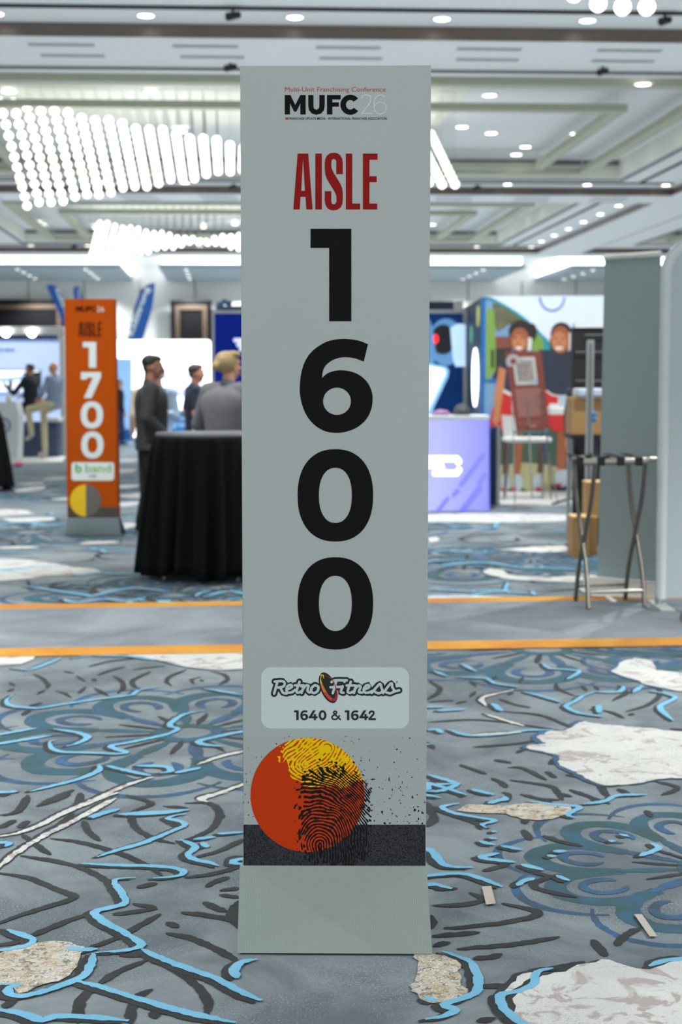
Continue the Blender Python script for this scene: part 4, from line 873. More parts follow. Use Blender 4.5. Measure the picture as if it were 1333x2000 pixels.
# lavender counter
YK = 17.5
lc = empty('counter', (wx(870, YK), YK+.3, 0), 'glowing lavender counter with a white linked-bracket logo right of the grey sign', 'counter')
def lavender():
    m = M('counter_lavender_glow', (70, 72, 130), .4, em=(128, 136, 255), es=.72, vs=.6); nt = m.node_tree; L = nt.links.new
    tc = nt.nodes.new('ShaderNodeTexCoord'); sp = nt.nodes.new('ShaderNodeSeparateXYZ'); L(tc.outputs['Generated'], sp.inputs[0])
    r = nt.nodes.new('ShaderNodeValToRGB'); e = r.color_ramp.elements; e[0].position = 0; e[0].color = lin((196, 200, 255)); e[1].position = 1; e[1].color = lin((124, 128, 250))
    n_ = r.color_ramp.elements.new(.985); n_.color = lin((150, 154, 252)); n_ = r.color_ramp.elements.new(.6); n_.color = lin((190, 194, 255)); e[-1].position = 1
    L(sp.outputs['X'], r.inputs[0]); L(r.outputs[0], nt.nodes['Principled BSDF'].inputs['Emission Color']); return m
MB().slab([P(700, 819, YK), P(700, 998, YK), P(955, 998, YK), P(955, 820, YK)], (0, .04, 0)).build('front_panel', lavender(), lc, bevel=.01)
MB().box(wx(700, YK), wx(953, YK), YK+.045, YK+.62, .0, wz(820, YK, 900)).build('cabinet', M('counter_cabinet_navy', (20, 44, 92), .4), lc)
MB().box(wx(698, YK), wx(957, YK), YK-.04, YK+.66, wz(820, YK, 900), wz(815, YK, 900)+.02).build('countertop', white, lc, bevel=.008)
pr = Print(YK-.01)
def lc_(pts): return [(830+x/4.653, 580+y/4.651) for x, y in pts]
for s_ in ([(-200, 1470), (300, 1470), (312, 1490), (305, 1500)], ): pr.stroke(lc_(s_), 11, 0, .004, smooth=False)
pr.stroke(lc_([(-200, 1535), (165, 1535), (165, 1590)]), 9, 0, .004, smooth=False); pr.stroke(lc_([(95, 1600), (300, 1600), (312, 1570)]), 11, 0, .004, smooth=False)
pr.build('bracket_logo', emi('logo_glow_white', (252, 252, 255), 1.6), lc)
pr = Print(YK-.01)
for s_, w in (([(530, 1440), (330, 1710)], 9), ([(300, 1760), (265, 1800)], 9), ([(500, 1740), (330, 1960)], 12), ([(210, 1830), (120, 1945)], 8), ([(545, 1620), (500, 1690)], 8)): pr.stroke(lc_(s_), w, 0, .002, smooth=False)
pr.build('slanting_bars', emi('bar_indigo', (104, 108, 246), .8), lc)
cz = wz(815, YK, 900)+.021; cc = Vector((wx(903, YK+.3), YK+.3, cz))
cp = empty('baseball_cap', cc, 'charcoal baseball cap lying on the glowing lavender counter', 'cap')
capm = M('cap_charcoal', (74, 80, 78), .85); b = MB(); b.ell(cc+Vector((0, 0, .02)), (.105, .115, .125), 0, 20, 12); b.v = [Vector((p.x, p.y, max(p.z, cc.z+.002))) for p in b.v]; b.build('crown', capm, cp)
b = MB(); b.lathe(cc+Vector((0, -.09, .015)), [(0, .02), (.10, .008), (.102, 0), (0, .0)], n=24); b.build('brim', capm, cp)
MB().box(cc.x-.05, cc.x+.05, cc.y-.118, cc.y-.10, cc.z+.055, cc.z+.09).build('patch', M('cap_patch_grey', (130, 134, 130), .8), cp)
dc = Vector((wx(862, YK+.3), YK+.3, cz)); dd = empty('candy_dish', dc, 'shallow dish of pink and lilac sweets on the lavender counter', 'dish')
MB().lathe(dc, [(0, 0), (.09, 0), (.13, .035), (.125, .035), (.085, .008), (0, .008)], n=24).build('dish', M('dish_glass_lilac', (170, 150, 190), .2), dd)
b = MB(); rnd = random.Random(4)
for _ in range(40): a = rnd.uniform(0, 6.28); q = rnd.uniform(0, .1); b.ell(dc+Vector((q*math.cos(a), q*math.sin(a), .03+rnd.uniform(0, .03)*(1-q*6))), .017, _ % 2, 8, 6)
tag(b.build('sweets', [M('sweet_pink', (214, 130, 170), .5), M('sweet_lilac', (170, 150, 220), .5)], dd), kind='stuff')
# partition beside the counter
tag(MB().slab([P(956, 838, 18.3), Vector((wx(956, 18.3), 18.3, 0)), Vector((wx(974, 18.3), 18.3, 0)), P(974, 832, 18.3)], (0, .06, 0)).build('low_partition', [M('partition_navy', (22, 58, 110), .5)]), 'low navy partition just right of the lavender counter', 'partition')
tag(MB().box(wx(972, 18.2), wx(978, 18.2), 18.15, 18.3, 0, wz(832, 18.2, 975)).build('metal_post', alu), 'short silver post closing the navy partition', 'post')
bg = G(958, 985); tag(MB().ell(bg+Vector((0, 0, .12)), (.05, .07, .12)).ell(bg+Vector((0.01, 0, .27)), (.03, .03, .05)).build('wrapped_bottle', M('clear_plastic_bag', (170, 178, 196), .25)), 'shiny wrapped bottle on the floor beside the lavender counter', 'bottle')
# ------------------------------------------------------------------ children mural booth
YM = 20.5
kd = empty('mural_booth', (wx(1100, YM), YM+.2, 0), 'booth with a life-size mural of two smiling children under a pale arched wall', 'booth')
zt = wz(578, YM, 1050)
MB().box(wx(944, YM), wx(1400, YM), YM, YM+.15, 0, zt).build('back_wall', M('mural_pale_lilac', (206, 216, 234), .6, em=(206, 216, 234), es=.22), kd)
sw = MB(); X0 = wx(944, YM); sw.box(X0-.001, X0+.15, YM+.15, YM+3.3, 0, zt); sw.build('side_wall', M('side_wall_teal_navy', (52, 84, 112), .5, rgb2=(34, 60, 90), vs=1.5), kd)
# round badges on the side wall
for px, py, ry, c, s in ((936, 618, 20, (206, 206, 110), .3), (923, 654, 17, (96, 178, 140), .3), (930, 737, 57, (250, 252, 255), 2.2)):
    d = ray(px, py); t = X0/d.x; y_ = d.y*t; z_ = H+d.z*t; rz = ry/FPX*y_*1.0
    b = MB(); n = 40; rr_ = rz
    b.add([(X0-.02, y_+rr_*.96*math.cos(2*math.pi*i/n), z_+rr_*math.sin(2*math.pi*i/n)) for i in range(n)]+[(X0-.002, y_+rr_*.96*math.cos(2*math.pi*i/n), z_+rr_*math.sin(2*math.pi*i/n)) for i in range(n)], [tuple(range(n))]+[(i, (i+1) % n, n+(i+1) % n, n+i) for i in range(n)])
    tag(b.build('round_badge', emi('badge_%d' % c[0], c, s), kd), {206: 'yellow round badge', 96: 'green round badge', 250: 'glowing white round lightbox'}[c[0]])
c6 = (930, 560, 4.545); LY = YM-.002
mm = [M('mural_sky', (120, 158, 196), .7), M('mural_teal_arc', (40, 156, 168), .7), M('mural_foliage', (72, 72, 52), .8, rgb2=(120, 120, 92), vs=9), M('mural_leaf_green', (124, 164, 74), .7), M('mural_field', (70, 92, 74), .8), M('mural_sand', (176, 172, 128), .8), M('mural_blue_pole', (20, 104, 178), .6), M('mural_dark_posts', (52, 52, 44), .7), M('mural_brick', (130, 74, 56), .7)]
pr = Print(LY, *c6); arc = [(75, 100), (140, 105), (260, 170), (380, 245), (500, 335), (600, 440), (640, 520), (660, 1900), (640, 1880), (75, 1880)]
pr.poly(arc, 0, d=.002); pr.poly([(640, 500), (640, 1880), (905, 1880), (905, 500)], 4, d=.0022)
pr.poly([(75, 1150), (75, 1880), (905, 1880), (905, 1290), (640, 1290)], 4, d=.003); pr.poly([(75, 1600), (75, 1880), (905, 1880), (905, 1640), (640, 1580), (430, 1560)], 5, d=.004)
pr.poly([(150, 140), (280, 190), (420, 290), (440, 420), (300, 330), (200, 400), (140, 330)], 2, d=.005); pr.poly([(500, 400), (560, 430), (600, 470), (600, 640), (500, 600)], 3, d=.005)
pr.poly([(95, 190), (160, 200), (175, 420), (175, 740), (125, 800), (125, 905), (90, 905)], 3, d=.006); pr.poly([(175, 440), (330, 445), (330, 545), (175, 545)], 8, d=.006); pr.poly([(175, 545), (320, 545), (320, 820), (140, 820), (175, 740)], 7, d=.006)
pr.poly([(135, 560), (160, 560), (160, 720), (135, 720)], 7, d=.008); pr.poly([(50, 90), (85, 90), (80, 1150), (40, 1150)], 6, d=.006); pr.poly([(590, 1290), (625, 1290), (600, 1640), (565, 1640)], 6, d=.008)
pr.poly([(75, 820), (330, 830), (330, 860), (75, 850)], 6, d=.007); pr.poly([(75, 870), (330, 870), (300, 1150), (75, 1150)], 0, d=.0065)
pr.poly([(600, 430), (650, 480), (660, 560), (600, 560)], 1, d=.007); pr.poly([(640, 1760), (820, 1750), (900, 1790), (700, 1830)], 7, d=.008); pr.poly([(220, 1800), (420, 1790), (520, 1840), (300, 1870)], 7, d=.008)
pr.stroke([(90, 98), (150, 112), (270, 178), (390, 255), (500, 345), (600, 450), (650, 500)], 22/4.545*4.545, 1, .010)
pr.build('playground_mural', mm, kd)
pr = Print(LY, *c6); pr.ellp(678, 92, 116, 128, 0, d=.006, hole=(101, 113), a0=0, a1=180, n=36); pr.build('blue_ring_print', M('ring_blue', (58, 116, 178), .7), kd)
pr = Print(LY); pr.ellp(1200, 645, 24, 24, 0, d=.006, hole=(20, 20), a0=120, a1=260, n=20); pr.build('pink_ring_print', M('ring_pink', (186, 152, 176), .7), kd)
kid = [M('mural_skin', (160, 92, 60), .7), M('mural_skin_light', (198, 128, 88), .7), M('mural_hair', (48, 34, 30), .7), M('mural_tee', (46, 52, 70), .7), M('mural_red_shorts', (206, 44, 44), .7), M('mural_shoe', (182, 192, 198), .7), M('mural_white', (232, 226, 222), .7), M('mural_berry_skirt', (190, 52, 84), .7), M('mural_sole_red', (206, 40, 50), .7), M('mural_feature', (84, 40, 30), .7)]
pr = Print(LY, *c6)   # left child
pr.poly([(215, 1200), (300, 1190), (300, 1450), (290, 1660), (240, 1660), (245, 1450)], 9, d=.010); pr.poly([(345, 1200), (430, 1200), (415, 1420), (395, 1670), (345, 1670), (350, 1400)], 0, d=.010)
pr.poly([(240, 940), (340, 960), (440, 960), (450, 1270), (250, 1270), (120, 1230), (170, 1090)], 4, d=.012); pr.poly([(150, 1070), (215, 1100), (220, 1230), (180, 1235), (118, 1215)], 7, d=.013)
pr.poly([(260, 620), (330, 570), (480, 570), (480, 960), (320, 960), (240, 920), (230, 720), (205, 700)], 3, d=.014); pr.poly([(240, 905), (320, 945), (320, 975), (240, 935)], 6, d=.015)
pr.poly([(205, 710), (268, 735), (250, 900), (215, 1120), (220, 1180), (180, 1235), (145, 1190), (160, 1120), (165, 960), (185, 850)], 1, d=.016)
pr.ellp(400, 400, 108, 105, 2, d=.016); pr.ellp(500, 400, 42, 75, 2, d=.016); pr.ellp(392, 470, 82, 108, 0, d=.018); pr.ellp(385, 500, 60, 72, 1, d=.020)
pr.ellp(352, 455, 13, 7, 9, d=.022); pr.ellp(410, 455, 13, 7, 9, d=.022); pr.ellp(378, 500, 14, 10, 0, d=.022); pr.ellp(382, 545, 30, 13, 6, d=.022); pr.poly([(465, 450), (500, 455), (492, 560), (460, 575)], 6, d=.022)
pr.ellp(265, 1740, 42, 75, 5, d=.018); pr.ellp(370, 1740, 48, 78, 5, d=.018); pr.ellp(340, 1795, 24, 16, 8, d=.02); pr.ellp(240, 1800, 22, 12, 8, d=.02)
pr.build('left_child_print', kid, kd)
pr = Print(LY, *c6)   # right child
pr.poly([(730, 1250), (830, 1250), (810, 1450), (790, 1640), (725, 1640), (722, 1450)], 0, d=.010); pr.poly([(560, 1270), (610, 1270), (600, 1650), (550, 1650)], 9, d=.0095)
pr.poly([(560, 930), (870, 950), (850, 1100), (830, 1285), (690, 1285), (640, 1200), (560, 1270)], 4, d=.012); pr.poly([(730, 985), (795, 985), (795, 1065), (730, 1065)], 6, d=.014)
pr.poly([(560, 560), (690, 560), (840, 580), (880, 700), (880, 960), (800, 975), (700, 970), (630, 930), (560, 860)], 3, d=.014); pr.stroke([(630, 925), (690, 962), (780, 970), (870, 955)], 14, 6, .015)
pr.ellp(760, 420, 96, 105, 2, d=.016); pr.ellp(752, 470, 86, 122, 0, d=.018); pr.ellp(742, 490, 66, 90, 1, d=.020); pr.ellp(668, 480, 14, 28, 0, d=.019)
pr.ellp(712, 455, 13, 7, 9, d=.022); pr.ellp(775, 455, 13, 7, 9, d=.022); pr.ellp(740, 500, 14, 10, 0, d=.022); pr.ellp(738, 545, 34, 14, 6, d=.022); pr.poly([(830, 400), (852, 420), (850, 540), (825, 580)], 6, d=.022)
pr.ellp(765, 1700, 66, 78, 5, d=.018); pr.ellp(555, 1740, 50, 78, 5, d=.018); pr.ellp(560, 1800, 32, 18, 8, d=.02); pr.ellp(740, 1760, 26, 14, 8, d=.02)
pr.build('right_child_print', kid, kd)
q = [G(975, 985), G(1180, 987), G(1200, 962), G(975, 966)]; q[2].y = q[3].y = YM-.02
q[2].x = 4.5; q[1].x = 4.2; q[0].x = wx(975, q[0].y)
tag(MB().slab([p+Vector((0, 0, .003)) for p in q], (0, 0, .012)).build('vinyl_floor_mat', M('pale_vinyl', (206, 208, 206), .35, var=.08)), 'pale grey vinyl floor mat in front of the children mural', 'mat')
# easel with the brown poster
YE = 18.1
ea = empty('easel', (wx(1035, YE), YE, 0), 'thin silver easel holding the brown poster in front of the mural', 'easel')
for (tx, ty), (bx_, by) in (((1003, 844), (1007, 998)), ((1066, 838), (1090, 985)), ((1034, 842), (1040, 972))):
    t_ = P(tx, ty, YE); g = G(bx_, by); MB().tube([g+Vector((0, 0, .01)), t_, t_+(t_-g)*.45], .009, n=6).build('leg', chrome, ea)
MB().box(wx(1003, YE), wx(1072, YE), YE-.07, YE-.02, wz(847, YE), wz(843, YE)).build('ledge', M('ledge_teal', (72, 140, 142), .5), ea)
po = empty('poster_board', P(1040, 842, YE-.06), 'reddish brown poster board with a small photo collage, propped on the easel', 'poster')
q = [P(987.6, 687.5, YE+.10), P(1009.6, 843.5, YE-.06), P(1074, 837.5, YE-.06), P(1058, 686, YE+.10)]
MB().slab(q, (0, .012, 0)).build('board', M('poster_brown', (136, 64, 54), .6), po)
def onposter(s, t, d=.003): return q[0].lerp(q[3], s).lerp(q[1].lerp(q[2], s), t)-Vector((0, d, 0))
def pq(n, s0, t0, s1, t1, m, d=.003): MB().poly([onposter(s0, t0, d), onposter(s0, t1, d), onposter(s1, t1, d), onposter(s1, t0, d)]).build(n, m, po)
pq('photo_mount', .17, .07, .80, .42, M('mount_pale', (206, 208, 204), .6)); pq('photo', .25, .11, .72, .37, M('photo_collage', (96, 88, 80), .6, rgb2=(196, 180, 176), vs=22), .006)
b = MB(); cc = onposter(.18, .12, .010); b.poly([cc+Vector((.09*math.cos(i*.2618), 0, .09*math.sin(i*.2618))) for i in range(24)]); b.build('round_seal', M('seal_white', (226, 220, 220), .6), po)
b = MB(); cc = onposter(.18, .12, .013); b.poly([cc+Vector((.035*math.cos(i*.2618), 0, .035*math.sin(i*.2618))) for i in range(24)]); b.build('seal_mark', M('seal_red', (190, 60, 70), .6), po)
b = MB()
for i in range(17): t = .47+i*.021; s1 = .86-.05*random.random()+(.06*math.sin(i)); b.poly([onposter(.12, t), onposter(.12, t+.012), onposter(s1, t+.012), onposter(s1, t)])
b.poly([onposter(.08, .90), onposter(.08, .906), onposter(.76, .906), onposter(.76, .90)]); b.poly([onposter(.42, .935), onposter(.42, .96), onposter(.60, .96), onposter(.60, .935)])
b.build('text_lines', M('poster_text_pale', (180, 132, 122), .6), po); pq('small_card', .66, .345, .78, .43, M('card_blue_grey', (170, 186, 206), .6), .008)
# white chair
YW = 19.2; ch = empty('side_chair', (wx(1030, YW), YW, 0), 'white moulded chair with thin metal legs standing behind the brown poster', 'chair')
wc = M('chair_white_shell', (232, 234, 230), .4)
MB().slab([P(983, 812, YW), P(986, 858, YW), P(1008, 862, YW), P(1008, 814, YW)], (0, .035, 0)).build('backrest', wc, ch, bevel=.01)
z_ = wz(856, YW, 1030); MB().box(wx(985, YW), wx(1076, YW), YW-.22, YW+.22, z_-.05, z_+.015).build('seat', wc, ch, bevel=.02)
for px, dy in ((990, -.2), (1068, -.2), (1000, .2), (1060, .2)):
    x = wx(px, YW); MB().tube([(x, YW+dy*.8, z_-.04), (x+(-.05 if px < 1030 else .05), YW+dy, .01)], .012, n=6).build('leg', chrome, ch)
# table with items
YT = 19.75; tb = empty('folding_table', (wx(1098, YT), YT, 0), 'narrow white table in front of the right child of the mural', 'table')
z_ = wz(795, YT, 1100); MB().box(wx(1071, YT), wx(1124, YT), YT-.3, YT+.3, z_-.10, z_).build('tabletop', wc, tb, bevel=.01)
for px in (1112, 1121): MB().cyl((wx(px, YT), YT-.2, 0), (wx(px, YT), YT-.2, z_-.1), .02).build('leg', alu, tb)
for px, w, h, m, l in ((1080, .06, .05, M('leaflet_white', (226, 228, 228), .6), 'low stack of white leaflets on the narrow white table'), (1098, .045, .16, M('card_pale_blue', (188, 206, 226), .6), 'small pale blue card standing on the narrow white table'), (1113, .035, .15, wc, 'small white bottle on the narrow white table')):
    x = wx(px, YT); b = MB(); (b.box(x-w, x+w, YT-.2, YT-.12, z_+.001, z_+h) if px != 1113 else b.lathe((x, YT-.15, z_), [(0, .001), (w, .001), (w, h*.6), (w*.4, h*.75), (w*.4, h), (0, h)], n=16))
    tag(b.build({1080: 'leaflet_stack', 1098: 'card_stand', 1113: 'pump_bottle'}[px], m), l, {1080: 'leaflets', 1098: 'card', 1113: 'bottle'}[px])
# ------------------------------------------------------------------ stored gear between mural and grey banner
YD = 14.5; dv = empty('display_unit', (wx(1165, YD), YD, 0), 'tall black display unit with thin silver rails left of the grey roll-up banner', 'display')
xa, xb = wx(1118, YD), wx(1215, YD); zt, zb = wz(640, YD, 1150), wz(776, YD, 1150)
MB().box(xa, xb, YD, YD+.12, zb, zt).build('body', blackm, dv); MB().box(xa+.02, xb, YD-.02, YD+.14, zt, zt+.045).build('top_rail', white, dv)
for py in (656, 689, 745): MB().cyl((xa+(.12 if py == 656 else .03), YD-.03, wz(py, YD)), (xb, YD-.03, wz(py, YD)), .006).build('rail', M('rail_dull_grey', (104, 110, 108), .5), dv)
MB().box(xa+.03, xb-.02, YD+.02, YD+.10, 0, zb).build('lower_body', blackm, dv)
tag(MB().box(wx(1125, 14.0), wx(1192, 14.0), 13.85, 14.2, wz(775.5, 14.0, 1150), wz(758, 14.0, 1150)).build('foam_pad', M('foam_lilac_white', (196, 204, 222), .7), None, bevel=.02), 'pale folded foam pad lying on the upper cardboard box', 'pad')
def carton(xl, xr, yt, yb, Y, d, lab, open_=False):
    x0_, x1_ = wx(xl, Y), wx(xr, Y); z1_ = wz(yt, Y, 1150); z0_ = max(0, wz(yb, Y, 1150))
    e = empty('cardboard_box', ((x0_+x1_)/2, Y, z0_), lab, 'box', 'cardboard boxes by the grey banner')
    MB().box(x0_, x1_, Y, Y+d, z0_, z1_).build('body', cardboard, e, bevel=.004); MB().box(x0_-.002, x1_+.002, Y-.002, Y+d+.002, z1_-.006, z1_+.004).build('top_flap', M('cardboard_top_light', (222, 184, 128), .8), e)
    return z0_
zz = carton(1119, 1180, 777, 849, 13.9, .4, 'upper brown cardboard box at the level of the display unit foot')
sd = empty('stand_table', (wx(1150, 13.9), 13.95, 0), 'small black stand carrying the upper cardboard box', 'stand')
MB().box(wx(1117, 13.9), wx(1182, 13.9), 13.85, 14.35, zz-.035, zz-.001).build('top', blackm, sd)
for px in (1180, ): MB().box(wx(px-9, 13.9), wx(px, 13.9), 13.9, 14.3, 0, zz-.035).build('leg_panel', blackm, sd)
MB().cyl((wx(1126, 13.9), 14.3, 0), (wx(1126, 13.9), 14.3, zz-.035), .018).build('leg', alu, sd)
carton(1123, 1157, 1010, 1092, 12.75, .3, 'brown cardboard box on the carpet behind the left legs of the folding rack')
carton(1157.5, 1172, 1010, 1093, 12.95, .25, 'narrow shaded cardboard box squeezed beside the front one')
carton(1150, 1186, 942, 1009.5, 12.98, .25, 'tall narrow cardboard box standing on the shaded one')
YP = 13.5; pl = empty('banner_stand', (wx(1152, YP), YP, 0), 'bare grey metal upright of a banner stand on a black tripod foot', 'stand')
MB().box(wx(1146, YP), wx(1160, YP), YP-.012, YP+.012, .02, wz(664, YP, 1150)).build('upright', alu, pl)
MB().box(wx(1150, YP), wx(1156, YP), YP-.018, YP-.013, .02, wz(664, YP, 1150)-.03).build('slot', M('slot_grey', (120, 126, 126), .5, .4), pl)
for a in (.6, 2.6, 4.2): MB().tube([(wx(1152, YP), YP, .05), (wx(1152, YP)+.22*math.cos(a), YP+.22*math.sin(a), .015)], .012).build('foot', blackm, pl)
for z_ in (wz(810, YP), wz(820, YP)): MB().ell((wx(1162, YP), YP-.02, z_), (.022, .015, .03), 0).build('blue_clip', M('clip_blue', (60, 130, 180), .4), pl)
g = G(1128, 985); tr = empty('floor_tripod', g, 'low black tripod foot on the pale mat behind the gear', 'tripod')
for a in (.2, 2.2, 3.3, 5.2): MB().tube([g+Vector((0, 0, .10)), g+Vector((.34*math.cos(a), .34*math.sin(a), .012))], .014).build('leg', blackm, tr)
MB().cyl(g+Vector((0, 0, .05)), g+Vector((-.02, 0, 1.25)), .014).build('pole', alu, tr)
# grey roll-up banner
gb0 = P(1182, 506, 10.65); gb1 = P(1292, 499, 10.35); gb2 = P(1285.5, 1141, 10.35); gb3 = P(1168, 1134, 10.65)
rb_ = empty('rollup_banner', ((gb2.x+gb3.x)/2, 10.5, 0), 'grey roll-up banner seen from its plain back, with a white base', 'banner')
MB().slab([gb0, gb3, gb2, gb1], (0, .004, 0)).build('fabric', M('banner_back_grey', (140, 154, 155), .7, var=.02), rb_)
tp0 = P(1182, 503, 10.64); tp1 = P(1292, 496, 10.34); MB().tube([tp0, tp1], .022).build('top_rail', M('rail_pale_metal', (206, 212, 204), .4), rb_)
MB().cyl((((gb0+gb1)/2).x, 10.56, .1), (((gb0+gb1)/2).x, 10.56, gb0.z), .012).build('support_pole', alu, rb_)
bs = MB(); q = [Vector((gb3.x-.10, 10.72, 0)), Vector((gb3.x-.07, 10.44, 0)), Vector((gb2.x+.03, 10.27, 0)), Vector((gb2.x+.03, 10.42, 0))]; bs.slab([p+Vector((0, 0, .004)) for p in q], (0, 0, .112)); bs.build('base_housing', M('housing_white', (246, 250, 248), .3), rb_, bevel=.02)
for x in (gb3.x+.02, ): MB().box(x-.02, x+.02, 10.1, 10.5, .0, .012).build('foot', M('housing_white', (1, 1, 1)), rb_)
# rounded fabric display
YR = 9.95; rd = empty('fabric_display', (wx(1400, YR), YR, 0), 'tall rounded pale grey fabric display cut off by the right edge', 'display')
xl = wx(1289, YR); zt = wz(459, YR, 1320); r_ = .27; pth = [(xl+.035, .05), (xl+.035, zt-r_)]
pth += [(xl+.035+r_*(1-math.cos(R(a))), zt-r_+(r_-.035)*math.sin(R(a))) for a in range(10, 91, 10)]+[(xl+1.2, zt-.035)]
out = [(xl, .06), (xl, zt-r_)]+[(xl+r_*(1-math.cos(R(a))), zt-r_+r_*math.sin(R(a))) for a in range(10, 91, 10)]+[(xl+1.3, zt), (xl+1.3, .06)]
MB().slab([Vector((x, YR-.025, z)) for x, z in out][::-1], (0, .05, 0)).build('fabric_cover', M('fabric_pale_grey', (178, 190, 196), .8, var=.02), rd, bevel=.015)
MB().tube([(x, YR, z) for x, z in pth], .038, n=12).build('frame_tube', M('fabric_edge_light', (206, 214, 214), .7), rd)
fm = M('foot_plate_grey', (176, 184, 180), .4)
for px in (1296, 1380): x = wx(px, YR); MB().box(x-.05, x+.05, YR-.28, YR+.2, 0, .014).build('foot_plate', fm, rd); MB().cyl((x, YR, .014), (x, YR, .09), .03).build('foot_post', alu, rd)
tag(MB().tube(crom([G(1262, 1190), G(1285, 1196), G(1310, 1192), G(1332, 1197), G(1331, 1214), G(1352, 1226)], .05), .009).build('power_cable', blackm), 'black power cable curling over the carpet by the rounded display', 'cable')
# folding luggage rack
rk = empty('luggage_rack', G(1190, 1183), 'chrome folding tray stand with black straps on the carpet in front of the grey banner', 'rack')
gun = M('rack_brushed_steel', (132, 128, 120), .3, .95)
def leg(f, g_, Y0_, t, Y1_, w=.016, s=1):
    a = G(*f); m_ = G(*f); b_ = P(t[0], t[1], Y1_); a.z = .01; mid = (a+b_)/2
    n = Vector((b_.y-a.y, -(b_.x-a.x), 0)); k = Vector((1, 0, 0))*s*.010
    pts = crom([a, a.lerp(b_, .25)-k, mid, a.lerp(b_, .75)+k, b_], .04)
    MB().tube(pts, w, n=10).build('leg', gun, rk); return a, b_
la = leg((1150, 1192), 0, 0, (1124, 907), 10.25, s=-1); lb_ = leg((1125, 1175), 0, 0, (1163, 905), 9.75, s=1)
ra = leg((1260, 1188), 0, 0, (1228, 907), 10.25, s=-1); rb2 = leg((1222, 1172), 0, 0, (1262, 905), 9.75, s=1)
MB().tube([P(1110, 895, 10.25), P(1283, 898, 10.2)], .022, n=12).build('top_bar', chrome, rk); MB().tube([P(1140, 903, 9.75), P(1266, 900, 9.75)], .025, n=12).build('top_bar', chrome, rk)
for i, px in enumerate((1134, 1176, 1214, 1250)): 
    b = MB(); x0_ = wx(px-7, 9.75); x1_ = wx(px+7, 9.75); zt = P(px, 901, 9.75).z+.026; b.box(x0_, x1_, 9.71, 9.735, zt-.055, zt); b.box(x0_, x1_, 9.71, 10.28, zt, zt+.004); b.build('strap', blackm, rk)
def lowz(p, q, z): t = (z-p.z)/(q.z-p.z); return p.lerp(q, t)
MB().tube([lowz(*la, .12)-Vector((-.02, 0, 0)), lowz(*ra, .12)], .014).build('stretcher', chrome, rk); MB().tube([lowz(*lb_, .12), lowz(*rb2, .12)], .011).build('stretcher', gun, rk)
# ------------------------------------------------------------------ people
def cap(b, p0, r0, p1, r1, fl=1.0, n=14, ax=None):
    """tapered capsule; fl squashes it along axis ax"""
    p0 = Vector(p0); p1 = Vector(p1); d = p1-p0; L = d.length; d = d.normalized() if L > 1e-6 else Vector((0, 0, 1))
    ax = Vector(ax) if ax is not None else d.orthogonal(); ax = (ax-d*ax.dot(d)).normalized(); c = d.cross(ax); vs = []
    st = [(-math.pi/2+.01, p0, r0), (-math.pi/3, p0, r0), (-math.pi/6, p0, r0), (0, p0, r0), (0, p0.lerp(p1, .5), (r0+r1)/2), (0, p1, r1), (math.pi/6, p1, r1), (math.pi/3, p1, r1), (math.pi/2-.01, p1, r1)]
    for t, q, r in st:
        for k in range(n): a = 2*math.pi*k/n; vs.append(q+d*r*math.sin(t)+(ax*math.cos(a)*fl+c*math.sin(a))*r*math.cos(t))
    m = len(st); b.add(vs, [(i*n+k, i*n+(k+1) % n, (i+1)*n+(k+1) % n, (i+1)*n+k) for i in range(m-1) for k in range(n)]+[tuple(range(n))[::-1], tuple(range((m-1)*n, m*n))], 0, True)
def skin_mesh(b, name, mat, parent, vox, T, smooth=2):
    o = MB.build(b, name, mat, parent, local=True)
    rm = o.modifiers.new('r', 'REMESH'); rm.mode = 'VOXEL'; rm.voxel_size = vox*K; rm.use_smooth_shade = True
    sm = o.modifiers.new('s', 'SMOOTH'); sm.iterations = smooth; sm.factor = .5
    dg = bpy.context.evaluated_depsgraph_get(); me = bpy.data.meshes.new_from_object(o.evaluated_get(dg)); old = o.data
    me.materials.clear(); me.materials.append(mat); o.modifiers.clear(); o.data = me; bpy.data.meshes.remove(old)
    for p in me.polygons: p.use_smooth = True
    return o
V = Vector
